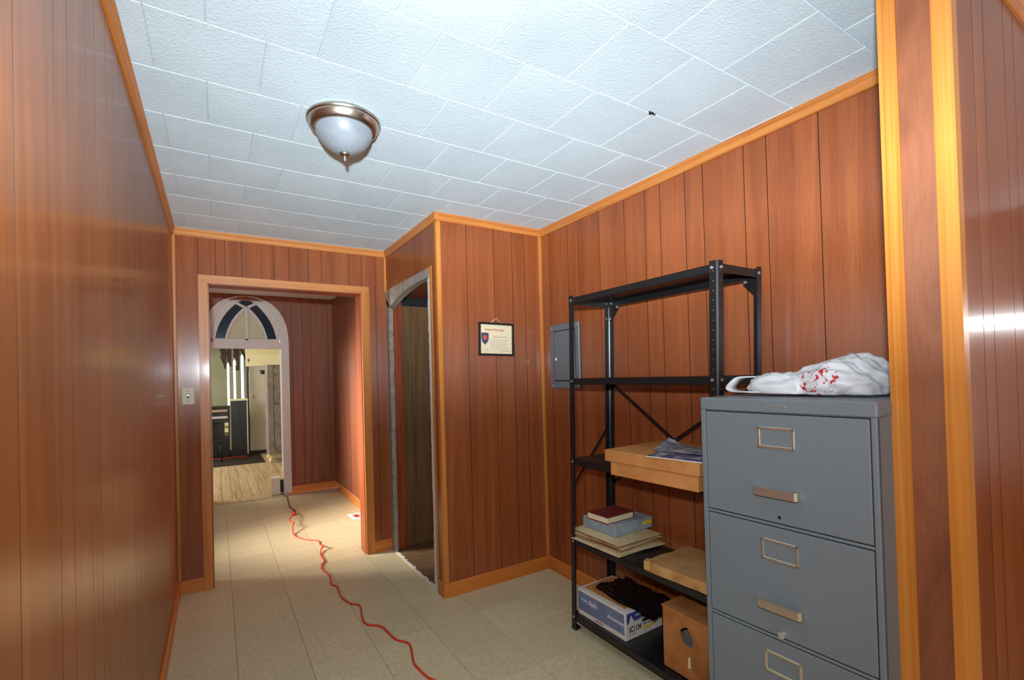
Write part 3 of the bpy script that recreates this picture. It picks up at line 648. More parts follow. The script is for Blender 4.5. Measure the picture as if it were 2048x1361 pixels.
# small things on the slab
sw = thing('light_switch', 'yellowed switch plate on the white slab in the church room', 'switch', (0.622, 10.5, 1.12))
MB().cbox(-0.035, 0.035, -0.006, 0, -0.055, 0.055, 0.002).build('plate', M['ivory'], sw); MB().box(-0.007, 0.007, -0.014, -0.006, -0.014, 0.014).build('toggle', M['dark'], sw)
br = thing('wall_bracket', 'black iron bracket on the white slab in the church room', 'bracket', (0.775, 10.5, 1.585))
MB().lathe([(0.0, -0.03), (0.035, -0.025), (0.04, 0.0), (0.03, 0.03), (0, 0.03)], 16, (0, -0.045)).build('cup', M['dark'], br)
MB().box(-0.05, 0.06, -0.05, -0.03, 0.03, 0.05).box(-0.01, 0.01, -0.03, 0, -0.02, 0.05).build('arm', M['dark'], br)
lt = tag(MB().cbox(-0.008, 0.008, -0.012, 0, -0.03, 0.03, 0.002).build('latch_plate', M['dark'], None, (0.52, 10.42, 1.79)), 'tiny dark latch on the cream wall above the oak post', 'latch')
lt.location = (0.535, 10.46, 1.83)
wd = thing('wardrobe', 'weathered grey wardrobe on ball feet inside the arch', 'wardrobe', (0.746, 9.1, 0.0))
MB().cbox(0, 0.80, 0.02, 0.50, 0.14, 1.695, 0.006).build('carcass', M['wardrobe'], wd)
for x0, x1 in ((0.10, 0.40), (0.42, 0.74)):
    d_ = MB().cbox(x0, x1, 0.0, 0.022, 0.20, 1.62, 0.004).build('door', M['wardrobe'], wd)
    for z0, z1 in ((0.26, 0.60), (0.66, 1.0), (1.06, 1.56)): MB().cbox(x0+0.05, x1-0.05, -0.006, 0.002, z0, z1, 0.004).build('raised_panel', M['wardrobe'], d_)
    for z in (0.25, 1.02, 1.52): MB().lathe([(0, -0.012), (0.012, -0.01), (0.012, 0.01), (0, 0.012)], 10, (x0+0.02, -0.012)).xf(lambda p, zz=z: (p.x, p.y, p.z+zz)).build('knob', M['dark'], d_)
MB().box(0.0, 0.085, 0.0, 0.022, 0.14, 1.69).build('stile', M['wardrobe'], wd)
for fx in (0.035, 0.765):
    for fy in (0.05, 0.45): MB().lathe([(0, 0), (0.012, 0.0), (0.03, 0.022), (0.036, 0.05), (0.028, 0.082), (0.016, 0.10), (0.024, 0.115), (0.03, 0.14), (0, 0.14)], 18, (fx, fy)).build('ball_foot', M['pages'], wd)

# ------------------------------------------------------------------ hall floor things
bx = thing('metal_box', 'small silver metal box beside the arch foot on the hall floor', 'box', (0.615, 6.50, 0.006))
MB().cbox(-0.06, 0.035, -0.02, 0.06, 0, 0.20, 0.004).build('body', M['alu'], bx); MB().box(0.035, 0.075, -0.015, 0.05, 0.02, 0.17).build('dark_side', M['dark'], bx)
MB().box(-0.065, 0.04, -0.025, 0.065, 0.20, 0.21).build('lid', M['white'], bx); MB().lathe([(0, 0.02), (0.008, 0.025), (0.008, 0.04), (0, 0.045)], 8, (0.03, -0.024)).build('knob', M['white'], bx)
pp = thing('paper_sheet', 'white sheet with a red picture lying on the hall floor', 'paper', (1.19, 4.96, 0.001), (0, 0, 0.06))
MB().cbox(-0.06, 0.06, -0.12, 0.12, 0, 0.0015, 0.0005).build('sheet', M['paper'], pp); MB().box(-0.024, 0.03, -0.05, 0.06, 0.0015, 0.002).build('picture', M['ink_red'], pp)

def smooth_path(pts, n=6):
    pts = [Vector(p) for p in pts]; P = [pts[0]]+pts+[pts[-1]]; out = []
    for i in range(1, len(P)-2):
        a_, b_, c_, d_ = P[i-1], P[i], P[i+1], P[i+2]
        for k in range(n):
            t = k/n; out.append(0.5*((2*b_)+(c_-a_)*t+(2*a_-5*b_+4*c_-d_)*t*t+(3*b_-a_-3*c_+d_)*t**3))
    out.append(pts[-1]); return out
cp = [(0.90, 1.90), (0.82, 2.058), (0.802, 2.111), (0.795, 2.169), (0.791, 2.227), (0.805, 2.291), (0.819, 2.343), (0.829, 2.416), (0.786, 2.488), (0.772, 2.595), (0.757, 2.67), (0.698, 2.74), (0.699, 2.839), (0.723, 2.985), (0.681, 3.049), (0.656, 3.175), (0.665, 3.349), (0.643, 3.406), (0.66, 3.569), (0.637, 3.712), (0.648, 3.803), (0.683, 3.882), (0.683, 4.03), (0.706, 4.131), (0.728, 4.16), (0.722, 4.286), (0.723, 4.396), (0.633, 4.508), (0.575, 4.695), (0.581, 4.842), (0.602, 4.905), (0.576, 5.007), (0.594, 5.106), (0.663, 5.326), (0.661, 5.40)]
lift = {24: 0.025, 23: 0.012, 30: 0.05, 29: 0.04, 31: 0.05, 32: 0.05, 33: 0.03}
ec = thing('extension_cord', 'orange extension cord snaking from the floor to the arch', 'cord', (0.66, 3.5, 0))
MB().tube([(p.x-0.66, p.y-3.5, p.z) for p in smooth_path([(x_, y_, 0.0055+lift.get(i, 0)) for i, (x_, y_) in enumerate(cp)])], 0.0055, 8).build('cable', M['cord'], ec)
MB().tube([(0.661-0.66, 5.38-3.5, 0.02), (0.661-0.66, 5.47-3.5, 0.02)], [0.018, 0.014], 10).build('socket', M['cord'], ec)
bc = [(0.661, 5.46), (0.695, 5.576), (0.664, 5.742), (0.675, 5.921), (0.684, 6.073), (0.696, 6.274), (0.672, 6.40), (0.66, 6.45)]
tag(MB().tube(smooth_path([(x_, y_, 0.006 if i < 6 else 0.03+0.05*(i-6)) for i, (x_, y_) in enumerate(bc)]), 0.005, 8).build('power_lead', M['cord_black']), 'short black power lead from the orange cord to the silver box', 'cord')

# ------------------------------------------------------------------ ceiling lamp (switched off)
lp = thing('ceiling_lamp', 'flush ceiling lamp with brushed nickel rim and frosted bowl', 'lamp', (0.4547, 1.949, H))
MB().lathe([(0.0, 0.0), (0.136, 0.0), (0.1426, -0.006), (0.1426, -0.014), (0.137, -0.019), (0.1375, -0.024), (0.128, -0.034), (0.126, -0.042), (0.117, -0.047), (0.110, -0.047), (0.110, -0.030), (0.0, -0.030)], 64).build('rim', M['nickel'], lp, smooth_angle=50)
MB().lathe([(0.111, -0.040), (0.109, -0.056), (0.101, -0.076), (0.086, -0.098), (0.064, -0.117), (0.038, -0.130), (0.014, -0.136), (0.0, -0.137)], 64).build('glass_bowl', M['bowl'], lp)
MB().lathe([(0.0, -0.134), (0.020, -0.134), (0.021, -0.140), (0.016, -0.145), (0.007, -0.148), (0.006, -0.158), (0.0065, -0.164), (0.0, -0.170)], 24).build('finial', M['nickel'], lp)

# ------------------------------------------------------------------ wall fittings
s1 = thing('light_switch', 'ivory switch plate beside the hall doorway', 'switch', (-0.1595, YB, 1.314))
MB().cbox(-0.035, 0.035, -0.006, 0, -0.0575, 0.0575, 0.002).build('plate', M['ivory'], s1)
tg = MB().box(-0.0065, 0.0065, -0.008, -0.005, -0.015, 0.015).build('toggle', M['dark'], s1)
MB().box(-0.004, 0.004, -0.018, -0.006, 0.0, 0.009).build('lever', M['bolt'], tg)
for z in (-0.03, 0.03): MB().disc_y(0, -0.006, z, 0.003, 0.001).build('screw', M['dark'], s1)

bp = thing('breaker_panel', 'grey steel breaker panel on the wall left of the shelves', 'panel', (XR, 2.52, 1.514))
MB().cbox(-0.012, 0, -0.155, 0.155, -0.221, 0.221, 0.003).build('cover', M['panel_gray'], bp)
d_ = MB().cbox(-0.017, -0.010, -0.112, 0.108, -0.165, 0.172, 0.003).build('door', M['panel_gray'], bp)
MB().cbox(-0.022, -0.016, 0.078, 0.094, -0.028, -0.008, 0.001).build('latch', M['bolt'], d_)
mb = MB().box(-0.0125, -0.0115, -0.118, -0.1125, -0.172, 0.178).box(-0.0125, -0.0115, 0.1085, 0.114, -0.172, 0.178).box(-0.0125, -0.0115, -0.118, 0.114, 0.1725, 0.178).box(-0.0125, -0.0115, -0.118, 0.114, -0.172, -0.1655); mb.build('door_gap', M['gap'], bp)
for yy in (-0.135, 0.135):
    for z in (-0.2, 0.2): MB().disc_x(-0.012, yy, z, 0.006).build('screw', M['bolt'], bp)

cf = thing('framed_certificate', 'framed certificate with blue shield hanging on the closet wall', 'certificate', (1.618, YN, 1.640), (0, math.radians(1.3), 0))
fw = 0.014
MB().cbox(-0.137, 0.137, -0.016, 0, 0.098, 0.112, 0.002).build('frame_rail', M['dark'], cf); MB().cbox(-0.137, 0.137, -0.016, 0, -0.112, -0.098, 0.002).build('frame_rail', M['dark'], cf)
MB().cbox(-0.137, -0.123, -0.016, 0, -0.1, 0.1, 0.002).build('frame_stile', M['dark'], cf); MB().cbox(0.123, 0.137, -0.016, 0, -0.1, 0.1, 0.002).build('frame_stile', M['dark'], cf)
sh = MB().box(-0.124, 0.124, -0.006, -0.003, -0.099, 0.099).build('certificate_sheet', M['pages'], cf)
sd = MB().prism([(-0.116, 0.042), (-0.060, 0.042), (-0.060, 0.002), (-0.067, -0.020), (-0.088, -0.040), (-0.109, -0.020), (-0.116, 0.002)], 'y', -0.0068, -0.006).build('shield', plain('shield_blue', (62, 66, 104), 0.7, var=0.2), sh)
MB().disc_y(-0.088, -0.0068, 0.010, 0.016, 0.0006, 14).build('shield_emblem', plain('shield_orange', (196, 84, 56), 0.7), sd)
text('Diocese of West Virginia', 0.0175, (-0.088, -0.0062, 0.058), '-y', M['ink_red'], sh, wide=0.86, bold=0.0004)
text('Daughters of the King', 0.012, (-0.026, -0.0062, 0.014), '-y', M['ink_gray'], sh)
mb = MB()
for k_ in range(5):
    z = -0.008-0.013*k_; mb.box(-0.045, 0.10-0.03*(k_ % 2), -0.0064, -0.0060, z, z+0.0016)
mb.box(0.02, 0.105, -0.0064, -0.006, -0.078, -0.0755).box(-0.10, -0.06, -0.0064, -0.006, -0.075, -0.0735).build('ruled_line', M['ink_gray'], sh)
MB().tube([(-0.04, -0.004, 0.112), (0.0, -0.004, 0.143), (0.04, -0.004, 0.112)], 0.002, 6).build('hanging_string', M['pages'], cf)
MB().disc_y(0, 0, 0.143, 0.004, 0.008, 8).build('nail', M['bolt'], cf)

# chip in a ceiling tile joint
tag(MB().tube([(1.495, 1.290, H-0.001), (1.503, 1.295, H-0.004), (1.512, 1.289, H-0.003), (1.528, 1.296, H-0.003), (1.536, 1.292, H-0.001)], [0.003, 0.006, 0.004, 0.003, 0.001], 6).build('torn_scrap', M['dark']), 'tiny black scrap stuck in a ceiling tile joint', 'scrap')
# fluorescent strip lamp on the far wall of the entry room (it shows only as a streak in the varnish)
tl = thing('strip_lamp', 'white fluorescent strip lamp on the side wall of the entry room', 'lamp', (XE, -0.16, 1.665))
MB().cbox(-0.03, 0, -0.62, 0.50, -0.05, 0.05, 0.004).build('batten', M['white'], tl)
MB().tube([(-0.05, -0.60, 0), (-0.05, 0.48, 0)], 0.02, 12).build('tube', M['tube'], tl)
# ------------------------------------------------------------------ filing cabinet
W, D, ZT = 0.463, 0.66, 1.305
fcab = thing('filing_cabinet', 'grey steel filing cabinet with aluminium handles beside the shelves', 'cabinet', (1.3115, 0.4877, 0), (0, 0, 0.0382))
MB().cbox(0.004, D, 0, W, 0.0, ZT-0.035, 0.004).build('body', M['steel_gray'], fcab)
MB().cbox(0.0, D, -0.0015, W+0.0015, ZT-0.039, ZT, 0.004).build('top', M['steel_gray'], fcab)
MB().box(0.0025, 0.006, 0.011, 0.449, 0.02, 1.266).build('drawer_gap', M['gap'], fcab)
MB().cbox(0.0, 0.02, 0.0, 0.0125, 0.0, ZT-0.037, 0.002).build('front_stile', M['steel_gray'], fcab); MB().cbox(0.0, 0.02, 0.4475, W, 0.0, ZT-0.037, 0.002).build('front_stile', M['steel_gray'], fcab)
for k_ in range(4):
    z1 = 1.263-0.3125*k_; z0 = z1-0.299; base = z1-1.263
    dr = MB().cbox(-0.001, 0.02, 0.0145, 0.4455, z0, z1, 0.002).build('drawer', M['steel_gray'], fcab)
    MB().cbox(-0.0015, 0.006, 0.0125, 0.4475, z0-0.0105, z0-0.003, 0.002).build('drawer_rail', M['steel_gray'], fcab)
    mb = MB(); u0, u1, w0, w1, t_ = 0.183, 0.283, base+1.168, base+1.228, 0.008
    for q in ((u0, u1, w1-t_, w1), (u0, u1, w0, w0+t_), (u0, u0+t_, w0, w1), (u1-t_, u1, w0, w1)): mb.cbox(-0.005, -0.0005, q[0], q[1], q[2], q[3], 0.0012)
    mb.build('label_holder', M['alu'], dr)
    hz = base+1.050
    path = [(-0.001, 0.172), (-0.022, 0.172), (-0.028, 0.178), (-0.028, 0.284), (-0.022, 0.290), (-0.001, 0.290), (-0.001, 0.280), (-0.018, 0.280), (-0.020, 0.277), (-0.020, 0.185), (-0.018, 0.182), (-0.001, 0.182)]
    MB().prism(path, 'z', hz-0.011, hz+0.011).build('handle', M['alu'], dr)
    if k_ == 0: MB().disc_x(-0.0005, 0.230, 0.981, 0.005, 0.001).build('lock_hole', M['gap'], dr)
    if k_ == 1: MB().prism([(0.231+0.009*math.cos(2*math.pi*i/16), 0.662+0.009*math.sin(2*math.pi*i/16)) for i in range(16)], 'x', -0.012, 0.0).build('lock_button', M['bolt'], dr)
sq = [(0.268, 1.2895), (0.262, 1.2875), (0.259, 1.2955), (0.2575, 1.285), (0.250, 1.2845), (0.249, 1.291), (0.2465, 1.285), (0.240, 1.285), (0.2385, 1.292), (0.2365, 1.285), (0.231, 1.2845), (0.2285, 1.291), (0.226, 1.285), (0.2205, 1.2845), (0.2185, 1.2915), (0.2165, 1.285), (0.2105, 1.284), (0.2085, 1.2935), (0.2065, 1.285), (0.201, 1.2835)]
MB().tube([(-0.001, y_, z_) for y_, z_ in sq], 0.0009, 6).build('maker_badge', M['alu'], fcab)

# carrier bag on the cabinet
def crumple(n_t, n_p, hx, hy, hz, seed, amp, freq, flat=True):
    mb = MB(); vs = []; fs = []
    for i in range(n_t+1):
        th = math.pi*i/n_t
        for j in range(n_p):
            ph = 2*math.pi*j/n_p
            st = math.sin(th)
            d = Vector((math.copysign(abs(st*math.cos(ph))**0.8, st*math.cos(ph)), math.copysign(abs(st*math.sin(ph))**0.8, st*math.sin(ph)), math.cos(th)))
            p = Vector((d.x*hx, d.y*hy, d.z*hz))
            q = Vector((p.x*freq+seed, p.y*freq*0.6, p.z*freq))
            rdg = 1-2*abs(noise.noise(q)); rdg2 = 1-2*abs(noise.noise(q*2.3+Vector((5, 2, 8))))
            p += d*amp*(rdg*0.7+rdg2*0.4+0.6*noise.noise(q*0.5))
            if flat and p.z < -hz*0.55: p.z = -hz*0.55+0.004*abs(noise.noise(q*2))
            vs.append(p)
    for i in range(n_t):
        for j in range(n_p): fs.append((i*n_p+j, i*n_p+(j+1) % n_p, (i+1)*n_p+(j+1) % n_p, (i+1)*n_p+j))
    mb.add(vs, fs, True); return mb
pb = thing('carrier_bag', 'crumpled white plastic carrier bag with red print on the cabinet', 'bag', (1.60, 0.672, 1.3455))
def body_shape(p):
    k_ = (p.y+0.13)/0.26                     # 0 near end, 1 far (handle) end
    s = 1.0-0.42*max(0.0, k_-0.45)-0.75*max(0.0, 0.28-k_)
    zz = (p.z+0.037)*s-0.037
    return (p.x*(1-0.25*max(0, k_-0.5)), p.y, zz+0.0)
MB_ = crumple(60, 96, 0.150, 0.118, 0.062, 3.1, 0.024, 19); MB_.xf(body_shape).build('bag_body', M['bag'], pb)
neck = crumple(30, 44, 0.06, 0.095, 0.034, 9.3, 0.016, 30).xf(lambda p: (p.x-0.105, p.y+0.125, p.z-0.014)); neck.build('gathered_neck', M['bag'], pb)
vs, fs = [], []; n_ = 48
for i in range(n_):
    t = 2*math.pi*i/n_; wv = 0.006*math.sin(5*t)
    c_ = Vector((-0.125+0.035*math.sin(t)+wv, 0.205+0.078*math.cos(t), -0.004+0.027*math.sin(t)+0.004*math.sin(3*t)))
    rad = Vector((0, math.cos(t), math.sin(t)))
    hw_ = 0.009+0.004*math.sin(2*t+1)
    for a_, b_ in ((-0.25, -1), (0.25, -1), (0.25, 1), (-0.25, 1)): vs.append(c_+rad*hw_*a_+Vector((0.026*b_, 0, 0)))
for i in range(n_):
    j = (i+1) % n_
    for k_ in range(4): fs.append((i*4+k_, i*4+(k_+1) % 4, j*4+(k_+1) % 4, j*4+k_))
MB().add(vs, fs, True).xf(lambda p: (p.x, p.y, max(p.z, -0.039))).build('loop_handle', M['bag'], pb)
vs, fs = [], []
for i in range(13):
    t = i/12; c_ = Vector((-0.150-0.012*math.sin(math.pi*t), -0.035+0.02*math.sin(3*t), 0.035-0.068*t))
    for a_ in (-0.014, 0.014): vs.append(c_+Vector((-0.004*math.cos(9*t), a_, 0)))
for i in range(12): fs.append((2*i, 2*i+1, 2*i+3, 2*i+2))
MB().add(vs, fs, True).xf(lambda p: (p.x-0.008, p.y, max(p.z, -0.036))).build('hanging_tab', M['bag'], pb)

# ------------------------------------------------------------------ steel shelving
SL = 0.030                                # the unit leans sideways
Y0, Y1, X0, X1, ZP = 1.152, 2.052, 1.624, 1.925, 1.812
lean = lambda p: (p.x, p.y-SL*p.z, p.z)
su = thing('steel_shelving', 'tall black steel shelving unit against the panelled wall', 'shelving', (0, 0, 0))
def angle_post(cx_, cy_, sx, sy):
    w_, t_ = 0.036, 0.0022
    prof = [(cx_+sx*0.006, cy_), (cx_+sx*w_, cy_), (cx_+sx*w_, cy_+sy*t_), (cx_+sx*0.007, cy_+sy*t_), (cx_+sx*t_, cy_+sy*0.007), (cx_+sx*t_, cy_+sy*w_), (cx_, cy_+sy*w_), (cx_, cy_+sy*0.006)]
    p = MB().prism(prof, 'z', 0.012, ZP).xf(lean).build('post', M['black_metal'], su)
    mb = MB()
    for z in [0.06+0.038*i for i in range(46)]:
        mb.box(cx_+sx*0.016, cx_+sx*0.021, cy_-sy*0.0004, cy_+sy*t_*1.2, z, z+0.005); mb.box(cx_-sx*0.0004, cx_+sx*t_*1.2, cy_+sy*0.016, cy_+sy*0.021, z, z+0.005)
    h_ = mb.xf(lean).build('punched_hole', M['hole'], p); h_['kind'] = 'stuff'
    MB().cbox(min(cx_, cx_+sx*0.038), max(cx_, cx_+sx*0.038), min(cy_, cy_+sy*0.038), max(cy_, cy_+sy*0.038), 0.0, 0.016, 0.003).build('foot_cap', M['dark'], p)
    return p
for cx_, sx in ((X0, 1), (X1, -1)):
    for cy_, sy in ((Y0, 1), (Y1, -1)): angle_post(cx_, cy_, sx, sy)
levels = [1.800, 1.366, 0.932, 0.500, 0.088]
for z in levels:
    e = 0.0035; t_ = 0.0015; lip = 0.033
    mb = MB().box(X0+e, X1-e, Y0+e, Y1-e, z-t_, z)
    mb.box(X0+e, X0+e+t_, Y0+e, Y1-e, z-lip, z).box(X1-e-t_, X1-e, Y0+e, Y1-e, z-lip, z).box(X0+e, X1-e, Y0+e, Y0+e+t_, z-lip, z).box(X0+e, X1-e, Y1-e-t_, Y1-e, z-lip, z)
    mb.box(X0+e, X0+e+0.012, Y0+e, Y1-e, z-lip, z-lip+t_).box(X1-e-0.012, X1-e, Y0+e, Y1-e, z-lip, z-lip+t_)
    sh_ = mb.xf(lean).build('shelf', M['black_metal'], su)
    for cy_, sy in ((Y0, 1), (Y1, -1)):
        MB().disc_x(X0, cy_+sy*0.024, z-0.014, 0.006, 0.003).xf(lean).build('bolt', M['bolt'], sh_)
        MB().disc_x(X1-0.0025, cy_+sy*0.024, z-0.014, 0.005, 0.006).xf(lean).build('bolt', M['bolt'], sh_)
    for cx_ in (X0+0.024, X1-0.024): MB().disc_y(cx_, Y0, z-0.014, 0.006, 0.003).xf(lean).build('bolt', M['bolt'], sh_)
def flat_bar(p, q, w_, t_, nrm):
    p, q = Vector(p), Vector(q); d_ = (q-p).normalized(); n_ = Vector(nrm); s_ = d_.cross(n_).normalized()*w_/2; n_ = n_*t_
    v = [p-s_, p+s_, p+s_+n_, p-s_+n_, q-s_, q+s_, q+s_+n_, q-s_+n_]
    return MB().add(v, [(0,1,2,3),(7,6,5,4),(0,4,5,1),(1,5,6,2),(2,6,7,3),(3,7,4,0)])
xb = X1+0.001
flat_bar((xb, Y1-0.02-SL*1.34, 1.33), (xb, Y0+0.02-SL*0.76, 0.76), 0.016, 0.002, (1, 0, 0)).build('cross_brace', M['black_metal'], su)
flat_bar((xb+0.002, Y0+0.02-SL*1.34, 1.33), (xb+0.002, Y1-0.02-SL*0.76, 0.76), 0.016, 0.002, (1, 0, 0)).build('cross_brace', M['black_metal'], su)
MB().disc_x(xb, (Y0+Y1)/2-SL*1.05, 1.045, 0.007, 0.004).build('bolt', M['bolt'], su)
flat_bar((X1-0.01, Y1-0.001-SL*1.09, 1.09), (X0+0.012, Y1-0.001-SL*0.76, 0.76), 0.014, 0.002, (0, 1, 0)).build('side_brace', M['black_metal'], su)
for (yy, sy) in ((Y0, 1), (Y1, -1)):
    ly = yy+sy*0.004-SL*1.75
    MB().prism([(ly, 1.768), (ly+sy*0.075, 1.768), (ly+sy*0.075, 1.755), (ly+sy*0.016, 1.690), (ly, 1.690)], 'x', X1-0.006, X1-0.004).build('gusset', M['black_metal'], su)
    MB().disc_x(X1-0.006, ly+sy*0.066, 1.761, 0.006, 0.003).build('bolt', M['bolt'], su); MB().disc_x(X1-0.006, ly+sy*0.010, 1.70, 0.006, 0.003).build('bolt', M['bolt'], su)

# ------------------------------------------------------------------ things on the shelves
E_ = 0.0008
tc_ = thing('telescope_carton', 'long tan two-piece carton jutting out from the middle shelf', 'carton', (1.515, 1.125, 0.932+E_), (0, 0, 0.05))
MB().cbox(0.006, 0.385, 0.012, 0.452, 0.0, 0.068, 0.002).build('tray', M['kraft'], tc_)
MB().cbox(-0.004, 0.395, 0.0, 0.478, 0.060, 0.112, 0.003).build('lid', M['kraft'], tc_)
m1 = thing('magazine', 'blue magazine lying on the tan carton', 'magazine', (1.60, 1.235, 1.0455), (0, 0, 0.20))
MB().cbox(-0.10, 0.11, -0.135, 0.135, 0, 0.004, 0.001).build('pages', M['paper'], m1); MB().box(-0.1, 0.11, -0.135, 0.135, 0.004, 0.005).build('cover', M['magazine'], m1)
m2 = thing('brochure', 'grey curled brochure on top of the blue magazine', 'brochure', (1.70, 1.29, 1.051), (0, 0, 0.30))
vs, fs = [], []
for i in range(13):
    for j in range(7):
        u, v = -0.14+0.28*i/12, -0.09+0.18*j/6; vs.append((v, u, 0.002+0.035*max(0, (u-0.02)/0.12)**2*max(0, 0.5+v/0.18)))
for i in range(12):
    for j in range(6): fs.append((i*7+j, i*7+j+1, (i+1)*7+j+1, (i+1)*7+j))
br_ = MB().add(vs, fs, True); n0 = len(br_.v); br_.add([(p[0], p[1], p[2]+0.0015) for p in vs], fs, True); br_.build('leaflet', M['magazine_gray'], m2)

# stack of old envelopes, box and book
zf = 0.500+E_
sp = [('manila', 1.772, 1.845, 0.31, 0.35, 0.02, 'bottom manila envelope of the stack on the lower shelf'), ('manila', 1.795, 1.835, 0.29, 0.36, -0.10, 'skewed manila envelope just above the lowest one in the stack'), ('manila_brown', 1.775, 1.850, 0.28, 0.34, 0.03, 'browned paper folder in the middle of the envelope stack'),
      ('manila', 1.790, 1.852, 0.30, 0.34, 0.06, 'creased manila envelope under the browned upper folder'), ('manila_brown', 1.770, 1.845, 0.28, 0.33, -0.03, 'browned paper folder under the topmost envelope'), ('manila', 1.785, 1.855, 0.30, 0.345, 0.01, 'topmost pale manila envelope under the blue box')]
for i, (mm, cx_, cy_, wx, wy, rz, lab) in enumerate(sp):
    th_ = 0.0085; e_ = thing('envelope', lab, 'envelope', (cx_, cy_, zf), (0, 0, rz), 'old envelopes stacked on the shelf')
    mb = MB(); vs = []; n_ = 8
    for top in (0, 1):
        for a_ in range(n_+1):
            for b_ in range(n_+1):
                u, v = -wx/2+wx*a_/n_, -wy/2+wy*b_/n_; edge_ = 0.45 if (a_ in (0, n_) or b_ in (0, n_)) else 1.0
                vs.append((u, v, th_*0.5+(th_*0.48*edge_ if top else -th_*0.48*edge_)+(0.0 if edge_ == 1 else 0.0012*noise.noise(Vector((u*30, v*30, i))))))
    m_ = (n_+1)**2; fs = []
    for a_ in range(n_):
        for b_ in range(n_):
            q = (a_*(n_+1)+b_, a_*(n_+1)+b_+1, (a_+1)*(n_+1)+b_+1, (a_+1)*(n_+1)+b_); fs += [q[::-1], tuple(x_+m_ for x_ in q)]
    rim_ = [b_ for b_ in range(n_+1)]+[a_*(n_+1)+n_ for a_ in range(1, n_+1)]+[n_*(n_+1)+b_ for b_ in range(n_-1, -1, -1)]+[a_*(n_+1) for a_ in range(n_-1, 0, -1)]
    for k_ in range(len(rim_)): fs.append((rim_[k_], rim_[(k_+1) % len(rim_)], rim_[(k_+1) % len(rim_)]+m_, rim_[k_]+m_))
    mb.add(vs, fs).build('wallet', M[mm], e_); zf += th_+0.0005
bb = thing('document_box', 'worn pale blue box on the envelope stack', 'box', (1.832, 1.890, zf), (0, 0, 0.03))
MB().cbox(-0.138, 0.138, -0.122, 0.122, 0, 0.060, 0.004).build('case', M['blue_box'], bb); MB().box(-0.140, -0.136, -0.118, 0.118, 0.052, 0.0535).box(-0.135, 0.135, -0.1235, -0.121, 0.052, 0.0535).build('lid_seam', M['manila_brown'], bb)
MB().box(0.06, 0.134, -0.1238, -0.1215, 0.028, 0.044).build('torn_patch', M['ink_yellow'], bb)
rb = thing('book', 'dark red hardback book on the pale blue box', 'book', (1.778, 1.882, zf+0.0605), (0, 0, 0.04))
MB().box(-0.098, 0.098, -0.075, 0.075, 0, 0.003).build('lower_cover', M['book_red'], rb); MB().box(-0.096, 0.092, -0.073, 0.073, 0.003, 0.031).build('page_block', M['pages'], rb)
MB().box(-0.098, 0.098, -0.075, 0.075, 0.031, 0.034).build('upper_cover', M['book_red'], rb); MB().box(0.092, 0.099, -0.075, 0.075, 0.0, 0.034).build('spine', M['book_red'], rb)
fbx = thing('battered_box', 'battered flat cardboard box at the right of the lower shelf', 'box', (1.775, 1.325, 0.500+E_), (0, 0, 0.06))
def batter(p): 
    q = Vector((p.x*12, p.y*12, p.z*20)); return (p.x+0.006*noise.noise(q), p.y+0.008*noise.noise(q+Vector((3, 1, 4))), max(0, p.z+(0.006*noise.noise(q+Vector((8, 8, 8))) if p.z > 0.01 else 0)))
def gridbox(hx, hy, h, n_=10):
    bm = bmesh.new(); bmesh.ops.create_cube(bm, size=1); bmesh.ops.subdivide_edges(bm, edges=bm.edges[:], cuts=n_, use_grid_fill=True)
    for v in bm.verts: v.co = Vector((v.co.x*2*hx, v.co.y*2*hy, (v.co.z+0.5)*h))
    bm.verts.index_update(); mb = MB().add([v.co for v in bm.verts], [[v.index for v in f_.verts] for f_ in bm.faces]); bm.free(); return mb
gridbox(0.150, 0.180, 0.044).xf(batter).build('box_body', M['kraft_old'], fbx, smooth_angle=40)
MB().prism([(-0.168, 0.175), (-0.140, 0.188), (-0.130, 0.16), (-0.160, 0.145)], 'z', 0.012, 0.050).xf(batter).build('torn_corner', M['kraft_old'], fbx)

# floor-tile carton
ZB = 0.088+E_
ac = thing('tile_carton', 'white and slate blue floor tile carton on the bottom shelf', 'carton', (1.655, 1.672, ZB), (0, 0, 0.01))
LX, LY, LZ = 0.262, 0.350, 0.137
MB().cbox(0, LX, 0, LY, 0, LZ, 0.0015).build('carton', M['carton_white'], ac)
MB().box(-0.0008, 0.0005, 0.008, LY-0.006, 0.026, LZ-0.012).build('blue_side_print', M['carton_blue'], ac)
MB().prism([(0.03, 0.03), (LX-0.01, 0.045), (LX-0.01, LY-0.01), (0.03, LY-0.02)], 'z', LZ, LZ+0.0012).build('bare_lid_patch', M['kraft'], ac)
text('HOME', 0.020, (-0.0015, LY-0.024, 0.080), '-x', M['ink_pale'], ac); text('Style', 0.034, (-0.0015, LY-0.085, 0.077), '-x', M['ink_pale'], ac, shear=0.35, bold=0.0007)
text('STERLING', 0.015, (-0.0015, LY-0.150, 0.066), '-x', M['ink_gray'], ac); text('Armstrong', 0.029, (-0.0015, LY-0.228, 0.068), '-x', M['ink_pale'], ac, shear=0.2, wide=0.86, bold=0.0006)
MB().box(-0.0012, 0.0, LY-0.20, LY-0.13, 0.011, 0.0135).box(-0.0012, 0.0, LY-0.19, LY-0.14, 0.016, 0.0185).build('small_print', M['ink_red'], ac)
MB().prism([(0.010, 0.078), (0.010, 0.128), (LX-0.002, 0.128), (LX-0.002, 0.097)], 'y', -0.0008, 0.0005).build('violet_band', M['carton_violet'], ac)
MB().prism([(0.022, 0.078), (0.064, 0.078), (0.036, 0.117)], 'y', -0.0014, -0.0006).build('white_triangle', M['carton_white'], ac)
